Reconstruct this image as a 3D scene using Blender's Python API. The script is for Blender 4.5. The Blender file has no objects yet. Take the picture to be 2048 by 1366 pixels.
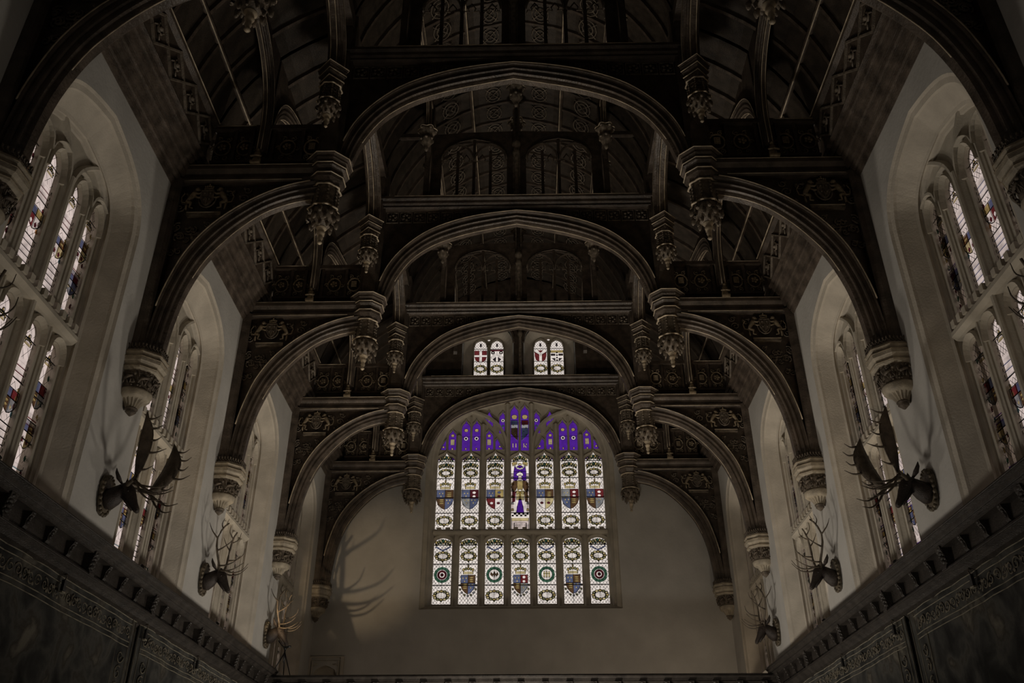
import bpy, math, random
from mathutils import Vector, Matrix
from mathutils.geometry import tessellate_polygon
PI = math.pi
R = random.Random(7)
SC = bpy.context.scene
COL = SC.collection

# ------------------------------------------------------------------ camera
cd = bpy.data.cameras.new('camera')
cam = bpy.data.objects.new('camera', cd)
COL.objects.link(cam)
cd.sensor_width = 36.0
cd.lens = 1775.87 / 2048 * 36.0
cd.clip_start = 0.05
cd.clip_end = 500
fw = Vector((-0.0148026, 0.86258434, 0.50569669))
rt = Vector((0.99984109, 0.01779399, -0.00108478))
up = Vector((0.00993408, -0.50560027, 0.86271066))
cam.matrix_world = Matrix(((rt.x, up.x, -fw.x, 0.173), (rt.y, up.y, -fw.y, 0), (rt.z, up.z, -fw.z, 0), (0, 0, 0, 1)))
SC.camera = cam

# ------------------------------------------------------------------ sky and exposure
SC.view_settings.view_transform = 'Standard'
SC.view_settings.look = 'None'
SC.view_settings.gamma = 1
SC.view_settings.exposure = 0.0
SC.view_settings.use_curve_mapping = False
SC.cycles.use_denoising = True
SC.cycles.transparent_max_bounces = 16
SC.cycles.max_bounces = 8
SC.cycles.sample_clamp_indirect = 4.0
w = bpy.data.worlds.new('overcast_sky')
SC.world = w
w.use_nodes = True
nt = w.node_tree
bg = nt.nodes['Background']
tc = nt.nodes.new('ShaderNodeTexCoord')
sp = nt.nodes.new('ShaderNodeSeparateXYZ')
mr = nt.nodes.new('ShaderNodeMapRange')
mr.inputs[1].default_value = -1; mr.inputs[2].default_value = 1
mr.inputs[3].default_value = 1.12; mr.inputs[4].default_value = 0.88
nt.links.new(tc.outputs['Generated'], sp.inputs[0])
nt.links.new(sp.outputs['X'], mr.inputs[0])
nt.links.new(mr.outputs[0], bg.inputs['Strength'])
bg.inputs['Color'].default_value = (0.88, 0.785, 0.72, 1)

def aim(o, d):
    o.rotation_euler = Vector(d).to_track_quat('-Z', 'Y').to_euler()

def portal(loc, d, sx, sy):
    l = bpy.data.lights.new('window_portal', 'AREA')
    l.shape = 'RECTANGLE'; l.size = sx; l.size_y = sy
    l.cycles.is_portal = True
    o = bpy.data.objects.new('window_portal', l)
    o.location = loc; aim(o, d); COL.objects.link(o)

BX = 6.1
TY = [7.81, 12.39, 16.96, 21.71, 26.18]
ALLY = [-1.4, 3.22] + TY
BAYS = list(zip(ALLY[:-1], ALLY[1:]))
WX = -0.04
for a, b in BAYS:
    for s in (-1, 1):
        portal((s * 6.72, (a + b) / 2, 6.6), (-s, 0, 0), 4.8, 2.3)
portal((WX, 27.3, 10.0), (0, -1, 0), 5.7, 7.2)

def spot(loc, d, power, col=(1, 0.72, 0.42), ang=100, blend=1.0, size=0.05):
    l = bpy.data.lights.new('spot_beam', 'SPOT')
    l.energy = power; l.color = col; l.spot_size = math.radians(ang); l.spot_blend = blend
    l.shadow_soft_size = size
    o = bpy.data.objects.new('spot_beam', l)
    o.location = loc; aim(o, d); COL.objects.link(o)
    return o

# added fill lights low along the hall, brightening soffits and walls
for fy, fp in ((8.5, 32), (13.5, 165), (18.5, 290)):
    l = bpy.data.lights.new('added_floor_fill', 'AREA'); l.shape = 'DISK'; l.size = 1.2; l.energy = fp; l.spread = math.radians(142); l.color = (1.0, 0.90, 0.77)
    o = bpy.data.objects.new('added_floor_fill', l); o.location = (0, fy, -1.3); aim(o, (0, 0.15, 1)); COL.objects.link(o)

# ------------------------------------------------------------------ materials
def mat(name, col, rough=0.6, var=0.25, scale=3.0, bump=0.0, bscale=20.0, metal=0.0, spec=0.5, stretch=(1, 1, 1), detail=4):
    m = bpy.data.materials.new(name); m.use_nodes = True
    n = m.node_tree.nodes; L = m.node_tree.links
    b = n['Principled BSDF']
    b.inputs['Roughness'].default_value = rough
    b.inputs['Metallic'].default_value = metal
    b.inputs['Specular IOR Level'].default_value = spec
    tcn = n.new('ShaderNodeTexCoord'); mp_ = n.new('ShaderNodeMapping')
    mp_.inputs['Scale'].default_value = stretch
    L.new(tcn.outputs['Object'], mp_.inputs[0])
    nz = n.new('ShaderNodeTexNoise'); nz.inputs['Scale'].default_value = scale; nz.inputs['Detail'].default_value = detail
    L.new(mp_.outputs[0], nz.inputs['Vector'])
    cr = n.new('ShaderNodeValToRGB')
    cr.color_ramp.elements[0].position = 0.3; cr.color_ramp.elements[1].position = 0.7
    cr.color_ramp.elements[0].color = (*[c * (1 - var) for c in col], 1)
    cr.color_ramp.elements[1].color = (*[min(1, c * (1 + var)) for c in col], 1)
    L.new(nz.outputs['Fac'], cr.inputs[0]); L.new(cr.outputs[0], b.inputs['Base Color'])
    if bump:
        n2 = n.new('ShaderNodeTexNoise'); n2.inputs['Scale'].default_value = bscale; n2.inputs['Detail'].default_value = 5
        L.new(mp_.outputs[0], n2.inputs['Vector'])
        bp = n.new('ShaderNodeBump'); bp.inputs['Strength'].default_value = bump; bp.inputs['Distance'].default_value = 0.02
        L.new(n2.outputs['Fac'], bp.inputs['Height']); L.new(bp.outputs[0], b.inputs['Normal'])
    return m

M_PLASTER = mat('lime_plaster', (0.50, 0.485, 0.455), 0.85, 0.10, 1.3, 0.25, 14)
M_STONE = mat('limestone', (0.50, 0.455, 0.385), 0.8, 0.16, 2.2, 0.3, 30)
M_STONE2 = mat('tracery_limestone', (0.46, 0.42, 0.35), 0.8, 0.16, 3.0, 0.3, 30)
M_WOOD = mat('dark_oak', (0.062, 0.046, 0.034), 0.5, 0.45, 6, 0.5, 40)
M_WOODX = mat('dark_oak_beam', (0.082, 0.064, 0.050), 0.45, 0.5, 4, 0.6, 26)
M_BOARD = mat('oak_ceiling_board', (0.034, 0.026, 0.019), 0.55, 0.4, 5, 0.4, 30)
M_CARVE = mat('carved_oak', (0.15, 0.122, 0.092), 0.5, 0.5, 12, 0.6, 60)
M_BEAD = mat('gilt_highlight_edging', (0.46, 0.385, 0.28), 0.4, 0.45, 5, 0.0)  # gilt edging in pale tan, with bright edge highlights painted into the colour
M_GILT = mat('old_gilding', (0.24, 0.19, 0.125), 0.45, 0.5, 14, 0.2, 50, 0.0)
M_CORB = mat('painted_corbel_stone', (0.34, 0.295, 0.225), 0.65, 0.3, 8, 0.4, 50)
M_CORBD = mat('carved_corbel_band', (0.12, 0.095, 0.07), 0.6, 0.5, 14, 0.6, 60)
M_LEAD = mat('lead', (0.008, 0.008, 0.008), 0.7, 0.1)
M_FUR = mat('carved_brown_hide', (0.030, 0.021, 0.016), 0.6, 0.4, 20, 0.5, 60)
M_ANT = mat('antler', (0.10, 0.078, 0.055), 0.55, 0.45, 10, 0.4, 60)
M_PLAQ = mat('gilt_plaque', (0.12, 0.096, 0.064), 0.45, 0.6, 12, 0.5, 40)
M_BLACK = mat('black_metal_and_shade', (0.012, 0.012, 0.012), 0.4, 0.1)
M_FLOOR = mat('stone_floor', (0.30, 0.27, 0.23), 0.7, 0.2, 1.0)
M_GROUND = mat('outside_gravel', (0.25, 0.24, 0.21), 0.9, 0.2, 0.5)
M_PANEL = mat('cornice_oak', (0.040, 0.034, 0.029), 0.45, 0.4, 6, 0.5, 40)
M_TAPL = mat('woven_border_line', (0.26, 0.235, 0.18), 0.9, 0.2, 8)
M_TAPS = mat('woven_border_scroll', (0.16, 0.14, 0.105), 0.9, 0.3, 8)

def tapestry_mat():
    m = mat('woven_tapestry', (0.06, 0.06, 0.048), 0.95, 0.5, 1.1, 0.4, 90)
    n = m.node_tree.nodes; L = m.node_tree.links
    b = n['Principled BSDF']
    v = n.new('ShaderNodeTexNoise'); v.inputs['Scale'].default_value = 2.2; v.inputs['Detail'].default_value = 7
    v.inputs['Distortion'].default_value = 0.35
    tcn = n.new('ShaderNodeTexCoord'); L.new(tcn.outputs['Object'], v.inputs['Vector'])
    cr = n.new('ShaderNodeValToRGB'); e = cr.color_ramp.elements
    e[0].position = 0.36; e[0].color = (0.013, 0.013, 0.012, 1)
    e[1].position = 0.72; e[1].color = (0.15, 0.138, 0.11, 1)
    for p, c in ((0.47, (0.038, 0.038, 0.035)), (0.56, (0.075, 0.073, 0.064)), (0.62, (0.045, 0.040, 0.032))):
        x = e.new(p); x.color = (*c, 1)
    L.new(v.outputs['Fac'], cr.inputs[0]); L.new(cr.outputs[0], b.inputs['Base Color'])
    return m
M_TAP = tapestry_mat()

GLASS = {}
def glass(name, col):
    m = bpy.data.materials.new(name + '_glass'); m.use_nodes = True
    n = m.node_tree.nodes; L = m.node_tree.links
    n.clear()
    o = n.new('ShaderNodeOutputMaterial'); t = n.new('ShaderNodeBsdfTransparent')
    g = n.new('ShaderNodeBsdfGlossy'); g.inputs['Roughness'].default_value = 0.25
    g.inputs['Color'].default_value = (0.6, 0.6, 0.6, 1)
    mx = n.new('ShaderNodeMixShader'); mx.inputs[0].default_value = 0.04
    nz = n.new('ShaderNodeTexNoise'); nz.inputs['Scale'].default_value = 7; nz.inputs['Detail'].default_value = 3
    tcn = n.new('ShaderNodeTexCoord'); L.new(tcn.outputs['Object'], nz.inputs['Vector'])
    cr = n.new('ShaderNodeValToRGB'); e = cr.color_ramp.elements
    e[0].position = 0.3; e[1].position = 0.65
    e[0].color = (*[c * 0.72 for c in col], 1); e[1].color = (*col, 1)
    L.new(nz.outputs['Fac'], cr.inputs[0]); L.new(cr.outputs[0], t.inputs[0])
    L.new(t.outputs[0], mx.inputs[1]); L.new(g.outputs[0], mx.inputs[2]); L.new(mx.outputs[0], o.inputs[0])
    GLASS[name] = m
for k, c in dict(clear=(0.97, 0.97, 0.97), rose=(0.72, 0.66, 0.66), white=(1, 1, 1), purple=(0.085, 0.02, 0.36), blue=(0.115, 0.145, 0.27),
                 gold=(0.46, 0.38, 0.16), pale=(0.62, 0.56, 0.32), red=(0.17, 0.03, 0.035), maroon=(0.10, 0.02, 0.03), green=(0.045, 0.13, 0.085),
                 brown=(0.11, 0.065, 0.035), dark=(0.03, 0.025, 0.03), grey=(0.30, 0.33, 0.36), orange=(0.62, 0.30, 0.10), teal=(0.12, 0.25, 0.30), olive=(0.22, 0.23, 0.12)).items():
    glass(k, c)
GLASS['lead'] = M_LEAD
LK = 1.35

# ------------------------------------------------------------------ mesh helpers
class MB:
    def __init__(s, tf=None):
        s.v = []; s.f = []; s.mi = []; s.sm = []; s.tf = tf or (lambda p: p)
    def add(s, vs, fs, m=0, smooth=False):
        o = len(s.v)
        s.v += [s.tf(p) for p in vs]
        for f in fs:
            s.f.append([i + o for i in f]); s.mi.append(m); s.sm.append(smooth)
    def box(s, x0, x1, y0, y1, z0, z1, m=0):
        s.add([(x0, y0, z0), (x1, y0, z0), (x1, y1, z0), (x0, y1, z0), (x0, y0, z1), (x1, y0, z1), (x1, y1, z1), (x0, y1, z1)],
              [(0, 3, 2, 1), (4, 5, 6, 7), (0, 1, 5, 4), (1, 2, 6, 5), (2, 3, 7, 6), (3, 0, 4, 7)], m)
    def loft(s, rings, close=True, caps=True, m=0, smooth=False):
        n = len(rings[0]); vs = [p for r in rings for p in r]; fs = []
        for i in range(len(rings) - 1):
            for j in range(n if close else n - 1):
                a = i * n + j; b = i * n + (j + 1) % n
                fs.append((a, b, b + n, a + n))
        if caps:
            fs.append(tuple(range(n))[::-1]); fs.append(tuple((len(rings) - 1) * n + j for j in range(n)))
        s.add(vs, fs, m, smooth)
    def tube(s, pts, rad, n=6, m=0, caps=True, flat=1.0):
        pts = [Vector(p) for p in pts]
        if not isinstance(rad, (list, tuple)): rad = [rad] * len(pts)
        rings = []; ref = Vector((0.13, 0.21, 0.97)).normalized()
        for i, p in enumerate(pts):
            t = (pts[min(i + 1, len(pts) - 1)] - pts[max(i - 1, 0)]).normalized()
            a = t.cross(ref)
            if a.length < 0.15: a = t.cross(Vector((1, 0.1, 0)))
            a.normalize(); b = a.cross(t)
            rings.append([tuple(p + (a * math.cos(2 * PI * k / n) + b * math.sin(2 * PI * k / n) * flat) * rad[i]) for k in range(n)])
        s.loft(rings, True, caps, m, True)
    def lathe(s, prof, n=8, c=(0, 0), rot=None, m=0, smooth=False, mod=None, sx=1, sy=1):
        if rot is None: rot = PI / n
        rings = []
        for r, z in prof:
            rings.append([(c[0] + sx * (r * (1 + (mod(2 * PI * k / n, z) if mod else 0))) * math.cos(2 * PI * k / n + rot),
                           c[1] + sy * (r * (1 + (mod(2 * PI * k / n, z) if mod else 0))) * math.sin(2 * PI * k / n + rot), z) for k in range(n)])
        s.loft(rings, True, True, m, smooth)
    def blob(s, c, r, n=7, m=0):
        rx, ry, rz = r if isinstance(r, (tuple, list)) else (r, r, r)
        rings = []
        for i in range(1, 5):
            t = PI * i / 5
            rings.append([(c[0] + rx * math.sin(t) * math.cos(2 * PI * k / n), c[1] + ry * math.sin(t) * math.sin(2 * PI * k / n), c[2] - rz * math.cos(t)) for k in range(n)])
        s.loft(rings, True, True, m, True)
    def plate(s, outer, holes, d0, d1, mp, m=0, back=True, edges=True, hedges=True):
        loops = [[Vector((a, b, 0)) for a, b in L] for L in [outer] + holes]
        tri = tessellate_polygon(loops)
        flat = [p for L in loops for p in L]
        s.add([mp(p.x, p.y, d0) for p in flat], [tuple(t) for t in tri], m)
        if back: s.add([mp(p.x, p.y, d1) for p in flat], [tuple(t)[::-1] for t in tri], m)
        for i, L in enumerate(loops):
            if (i == 0 and not edges) or (i and not hedges): continue
            n = len(L)
            s.add([mp(p.x, p.y, d) for d in (d0, d1) for p in L], [(j, (j + 1) % n, n + (j + 1) % n, n + j) for j in range(n)], m)
    def build(s, name, mats, parent=None, smooth=None):
        me = bpy.data.meshes.new(name)
        me.from_pydata([tuple(p) for p in s.v], [], s.f)
        if not isinstance(mats, (list, tuple)): mats = [mats]
        for m in mats: me.materials.append(m)
        me.polygons.foreach_set('material_index', s.mi)
        me.polygons.foreach_set('use_smooth', s.sm)
        me.update()
        o = bpy.data.objects.new(name, me); COL.objects.link(o)
        if parent: o.parent = parent
        return o

def empty(name, loc=(0, 0, 0), parent=None):
    o = bpy.data.objects.new(name, None); o.location = loc; o.empty_display_size = 0.2
    COL.objects.link(o)
    if parent: o.parent = parent
    return o
def tag(o, label=None, cat=None, group=None, kind=None):
    if label: o['label'] = label
    if cat: o['category'] = cat
    if group: o['group'] = group
    if kind: o['kind'] = kind
    return o
def dup(o, parent=None):
    c = o.copy(); COL.objects.link(c)
    if parent: c.parent = parent
    for ch in [x for x in KIDS.get(o.name, [])]: dup(ch, c)
    return c
KIDS = {}
def index_kids():
    KIDS.clear()
    for o in bpy.data.objects:
        if o.parent: KIDS.setdefault(o.parent.name, []).append(o)

def spline(pts, n=24):
    P = [Vector(p) for p in pts]; out = []
    P = [P[0] * 2 - P[1]] + P + [P[-1] * 2 - P[-2]]
    seg = len(P) - 3
    for i in range(n + 1):
        t = i / n * seg; k = min(int(t), seg - 1); u = t - k
        a, b, c, d = P[k:k + 4]
        out.append(tuple(0.5 * ((2 * b) + (c - a) * u + (2 * a - 5 * b + 4 * c - d) * u * u + (3 * b - 3 * c + d - a) * u ** 3)))
    return out
def resample(pts, n):
    d = [0]
    for a, b in zip(pts[:-1], pts[1:]): d.append(d[-1] + math.dist(a, b))
    out = []
    for i in range(n + 1):
        t = d[-1] * i / n; k = 0
        while k < len(d) - 2 and d[k + 1] < t: k += 1
        u = (t - d[k]) / max(1e-9, d[k + 1] - d[k])
        out.append(tuple(a + (b - a) * u for a, b in zip(pts[k], pts[k + 1])))
    return out
def four(w, zs, za, n=18, c=0.0, k1=0.62, kx=0.52, sl=0.22, zb=None):
    """depressed (four-centred) arch outline from right springing over the apex to left; zb closes it down to a sill"""
    h = za - zs; half = []
    P0, P1, P2, P3 = (w, 0), (w, k1 * h), (w * kx, h - sl * w * kx), (0, h)
    m = n // 2
    for i in range(m + 1):
        t = i / m; u = 1 - t
        half.append(tuple(u ** 3 * a + 3 * u * u * t * b + 3 * u * t * t * cc + t ** 3 * d for a, b, cc, d in zip(P0, P1, P2, P3)))
    pts = [(c + x, zs + z) for x, z in half] + [(c - x, zs + z) for x, z in half[::-1][1:]]
    if zb is not None: pts = [(c + w, zb)] + pts + [(c - w, zb)]
    return pts
def sweep2(mb, A, B, prof, mp, m=0, caps=True, smooth=False):
    """member between curve A (outer) and B (inner) with a moulded section prof [(t across, offset normal to the plane)]"""
    rings = []
    for a, b in zip(A, B):
        rings.append([mp(a[0] + (b[0] - a[0]) * t, a[1] + (b[1] - a[1]) * t, o) for t, o in prof])
    mb.loft(rings, True, caps, m, smooth)
def strip(mb, pts, width, mp, d, th=0.02, m=0, closed=False):
    """raised flat strip along a 2D polyline"""
    n = len(pts); A = []; B = []
    for i in range(n):
        p = Vector(pts[i]); q0 = Vector(pts[(i - 1) % n] if closed or i > 0 else pts[i]); q1 = Vector(pts[(i + 1) % n] if closed or i < n - 1 else pts[i])
        t = q1 - q0
        if t.length < 1e-9: t = Vector((1, 0))
        t.normalize(); nn = Vector((-t.y, t.x)) * width / 2
        A.append(p + nn); B.append(p - nn)
    rings = [[mp(a.x, a.y, d), mp(a.x, a.y, d - th), mp(b.x, b.y, d - th), mp(b.x, b.y, d)] for a, b in zip(A, B)]
    if closed: rings.append(rings[0])
    mb.loft(rings, True, not closed, m)
def ring2(mb, pts, width, mp, d, m=0):
    """flat lead line around a closed 2D polygon"""
    n = len(pts); c = Vector((sum(p[0] for p in pts) / n, sum(p[1] for p in pts) / n))
    vs = []
    for p in pts:
        v = Vector(p) - c; L = max(v.length, 1e-6); u = v / L * width / 2
        a = Vector(p) + u; b = Vector(p) - u
        vs += [mp(a.x, a.y, d), mp(b.x, b.y, d)]
    mb.add(vs, [(2 * i, 2 * i + 1, (2 * i + 3) % (2 * n), (2 * i + 2) % (2 * n)) for i in range(n)], m)
def inside(p, poly):
    r = False; n = len(poly); x, y = p
    for i in range(n):
        x1, y1 = poly[i]; x2, y2 = poly[(i + 1) % n]
        if (y1 > y) != (y2 > y) and x < (x2 - x1) * (y - y1) / (y2 - y1) + x1: r = not r
    return r
def ell(cx, cz, rx, rz, n=14, a0=0): return [(cx + rx * math.cos(2 * PI * k / n + a0), cz + rz * math.sin(2 * PI * k / n + a0)) for k in range(n)]
def rect(x0, x1, z0, z1): return [(x0, z0), (x1, z0), (x1, z1), (x0, z1)]
def clip(poly, a, b, c):
    """keep a*x+b*z<=c (convex clip)"""
    out = []
    for i in range(len(poly)):
        p, q = poly[i], poly[(i + 1) % len(poly)]
        fp, fq = a * p[0] + b * p[1] - c, a * q[0] + b * q[1] - c
        if fp <= 0: out.append(p)
        if fp * fq < 0:
            t = fp / (fp - fq); out.append((p[0] + (q[0] - p[0]) * t, p[1] + (q[1] - p[1]) * t))
    return out

# ------------------------------------------------------------------ stained glass
class Gl:
    """flat glass pieces of one light; each motif becomes a sub-part of the pane"""
    def __init__(s, mp, parent):
        s.mp = mp; s.par = parent; s.solid = []; s.lead = MB()
        s.names = []
    def start(s, name): s.nm = name; s.mb = MB(); s.cols = []; s.d = 0
    def piece(s, poly, col, lead=0.012, lay=0, ins=()):
        if len(poly) < 3: return
        ok = []
        for p, c in ins:
            if all(inside(v, poly) for v in p) and not any(any(inside(v, q) for v in p) or any(inside(v, p) for v in q) for q, _ in ok): ok.append((p, c))
        if col not in s.cols: s.cols.append(col)
        tri = tessellate_polygon([[Vector((a, b, 0)) for a, b in L] for L in [poly] + [p for p, _ in ok]])
        s.mb.add([s.mp(a, b, -0.004 - 0.003 * lay) for L in [poly] + [p for p, _ in ok] for a, b in L], [tuple(t) for t in tri], s.cols.index(col))
        for p, c in ok:
            if c != 'open': s.piece(p, c, 0.005, lay)
        if lead: ring2(s.lead, poly, lead * LK, s.mp, -0.016)
    def block(s, poly): s.solid.append(poly)
    def end(s):
        if s.mb.v: s.mb.build(s.nm, [GLASS[c] for c in s.cols], s.par)
    def lattice(s, x0, x1, z0, z1, clipf, dx=0.13, dz=0.17, wd=0.010):
        L = s.lead
        for sg in (1, -1):
            k = -30
            while k < 60:
                xs = x0 + k * dx; k += 1
                run = None; N = 60; prev = None
                for i in range(N + 1):
                    t = i / N; z = z0 + (z1 - z0) * t; x = xs + sg * (z - z0) * dx / dz
                    ok = x0 <= x <= x1 and clipf(x, z) and not any(inside((x, z), q) for q in s.solid)
                    if ok and run is None: run = (x, z)
                    if (not ok or i == N) and run is not None:
                        if prev and prev[1] - run[1] > 0.01:
                            a, b = run, prev
                            hx = wd / 2
                            L.add([s.mp(a[0] - hx, a[1], -0.014), s.mp(a[0] + hx, a[1], -0.014), s.mp(b[0] + hx, b[1], -0.014), s.mp(b[0] - hx, b[1], -0.014)], [(0, 1, 2, 3)])
                        run = None
                    prev = (x, z)
    def bar(s, x0, x1, z, t=0.022):
        s.lead.box(0, 0, 0, 0, 0, 0) if False else None
        v = [s.mp(x0, z - t / 2, -0.02), s.mp(x1, z - t / 2, -0.02), s.mp(x1, z + t / 2, -0.02), s.mp(x0, z + t / 2, -0.02)]
        s.lead.add(v, [(0, 1, 2, 3)])
    def vbar(s, x, z0, z1, t=0.012):
        s.lead.add([s.mp(x - t / 2, z0, -0.018), s.mp(x + t / 2, z0, -0.018), s.mp(x + t / 2, z1, -0.018), s.mp(x - t / 2, z1, -0.018)], [(0, 1, 2, 3)])
    def leads(s): 
        o = s.lead.build('leading', M_LEAD, s.par); o['kind'] = 'stuff'

def m_cartouche(g, cx, cz, w=0.40, h=0.22, boxed=True):
    g.start('inscription_cartouche')
    g.block(ell(cx, cz, w / 2 + .03, h / 2 + .05))
    n = 12
    for k in range(n):
        a = 2 * PI * k / n
        px, pz = cx + (w / 2 - .02) * math.cos(a), cz + (h / 2 - .01) * math.sin(a)
        g.piece(ell(px, pz, .056, .042, 6, a), ('gold', 'pale', 'olive')[k % 3], .017, 1)
    g.piece(rect(cx - w * .33, cx + w * .33, cz - h * .3, cz + h * .3), 'white', .015, 2)
    for r_ in (.14, 0, -.14):
        for q in range(4):
            x0 = cx - w * .27 + q * w * .145
            g.lead.add([g.mp(x0, cz + r_ * h - .004, -.02), g.mp(x0 + w * .1, cz + r_ * h - .004, -.02), g.mp(x0 + w * .1, cz + r_ * h + .004, -.02), g.mp(x0, cz + r_ * h + .004, -.02)], [(0, 1, 2, 3)])
    g.piece([(cx - .05, cz - h / 2), (cx + .05, cz - h / 2), (cx, cz - h / 2 - .07)], 'olive', .012, 1)
    g.end()
def m_crown(g, cx, cz, w=0.34, h=0.24):
    g.start('crown')
    g.block(rect(cx - w / 2, cx + w / 2, cz, cz + h * .8))
    g.piece(rect(cx - w * .42, cx + w * .42, cz, cz + h * .26), 'pale', .014, 1)
    for k in range(5):
        x = cx + (k - 2) * w * .2
        g.piece(ell(x, cz + h * (.42 + .16 * math.cos((k - 2) * .7)), w * .1, h * .17, 7), ('gold', 'olive')[k % 2], .012, 2)
    g.piece(ell(cx, cz + h * .86, .028, .035, 6), 'gold', .012, 1)
    g.end()
QUARTERS = [('blue', 'brown', 'brown', 'blue'), ('blue', 'maroon', 'grey', 'blue'), ('blue', 'gold', 'red', 'white'), ('blue', 'brown', 'white', 'pale'), ('grey', 'red', 'blue', 'brown'), ('blue', 'red', 'brown', 'grey')]
def m_shield(g, cx, cz, w=0.46, h=0.5, q=0, garter=False):
    g.start('shield')
    P = [(cx - w / 2, cz + h / 2), (cx - w / 2, cz - .02), (cx - w * .40, cz - h * .24), (cx - w * .2, cz - h * .42), (cx, cz - h / 2),
         (cx + w * .2, cz - h * .42), (cx + w * .40, cz - h * .24), (cx + w / 2, cz - .02), (cx + w / 2, cz + h / 2)]
    g.block(P)
    zc = cz + .04
    for i, (a, b) in enumerate(((1, -1), (-1, -1), (1, 1), (-1, 1))):
        pc = clip(clip(P, a, 0, a * cx), 0, b, b * zc)
        col = QUARTERS[q][i]
        mx = cx - a * w * .24; mz = zc - b * h * .2
        if b > 0: mz = zc - b * h * .15; mx = cx - a * w * .2
        I = []
        if col in ('blue', 'brown', 'grey'):
            for k in range(3):
                dx_, dz_ = ((-.05, .04), (.05, .04), (0, -.055))[k]
                if col == 'brown': I.append((ell(mx, mz + .06 * (k - 1), w * .15, .019, 6), 'gold'))
                else: I.append(([(mx + dx_, mz + dz_ + .034), (mx + dx_ + .024, mz + dz_), (mx + dx_, mz + dz_ - .034), (mx + dx_ - .024, mz + dz_)], 'pale'))
        else:
            for k in range(2): I.append((ell(mx, mz + (k - .5) * .13, w * .11, .045, 5, .4 + k), ('white', 'open')[k] if col in ('red', 'maroon') else ('maroon', 'blue')[k]))
        g.piece(pc, col, .016, 1, I)
    if garter:
        for k in range(9):
            a = PI + PI * k / 8
            g.piece(ell(cx + (w / 2 + .035) * math.cos(a), cz - .02 + (h / 2 + .03) * math.sin(a), .035, .035, 5, a), ('grey', 'olive')[k % 2], .012, 1)
    g.end()
def m_roundel(g, cx, cz, r=0.25, kind=0):
    g.start('roundel')
    g.block(ell(cx, cz, r, r))
    n = 12
    for k in range(n):
        a0, a1 = 2 * PI * k / n, 2 * PI * (k + 1) / n
        g.piece([(cx + r * math.cos(a0), cz + r * math.sin(a0)), (cx + r * math.cos(a1), cz + r * math.sin(a1)), (cx + r * .7 * math.cos(a1), cz + r * .7 * math.sin(a1)), (cx + r * .7 * math.cos(a0), cz + r * .7 * math.sin(a0))], 'green', .009, 1)
    g.piece(ell(cx, cz, r * .68, r * .68), 'white', .012, 1)
    if kind == 0:
        g.piece(ell(cx, cz, r * .56, r * .56, 15), 'maroon', .012, 2, [(ell(cx, cz, r * .33, r * .33, 10), 'open')])
        g.piece(ell(cx, cz, r * .17, r * .17, 8), 'maroon', .022, 2)
        for k in range(5):
            a = PI / 2 + 2 * PI * k / 5
            g.lead.add([g.mp(cx + r * q_ * math.cos(a + e_), cz + r * q_ * math.sin(a + e_), -.02) for q_, e_ in ((.33, -.06), (.56, -.04), (.56, .04), (.33, .06))], [(0, 1, 2, 3)])
    elif kind == 1:
        g.piece([(cx, cz + r * .5), (cx + r * .12, cz + r * .1), (cx, cz - r * .45), (cx - r * .12, cz + r * .1)], 'brown', .014, 2)
        for s_ in (-1, 1): g.piece([(cx + s_ * r * .15, cz + r * .05), (cx + s_ * r * .42, cz + r * .3), (cx + s_ * r * .48, cz), (cx + s_ * r * .2, cz - r * .25)], 'brown', .014, 2)
    else:
        for k in range(3): g.piece(rect(cx + (k - 1) * r * .3 - r * .1, cx + (k - 1) * r * .3 + r * .1, cz - r * .35, cz + r * .35), 'pale', .012, 2)
        g.piece(rect(cx - r * .4, cx + r * .4, cz + r * .05, cz + r * .15), 'olive', .008, 3)
    g.end()
def m_foliage(g, cx, cz, w=0.5, h=0.16, clipf=None, n=7, seed=0, cols=('gold', 'olive', 'pale', 'green')):
    rr = random.Random(seed); g.start('foliage_head')
    for k in range(n):
        x = cx + (k / (n - 1) - .5) * w * .86; z = cz + h * (.3 * math.cos((k / (n - 1) - .5) * PI) - .1) + rr.uniform(-.012, .012)
        g.piece(ell(x, z, w / n * .55, h * .30, 6, rr.uniform(0, 1)), cols[k % len(cols)], .016, 1)
        g.piece(ell(x, z - h * .34, w / n * .4, h * .18, 5, rr.uniform(0, 1)), cols[(k + 1) % len(cols)], .014, 1)
    g.end()
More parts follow.
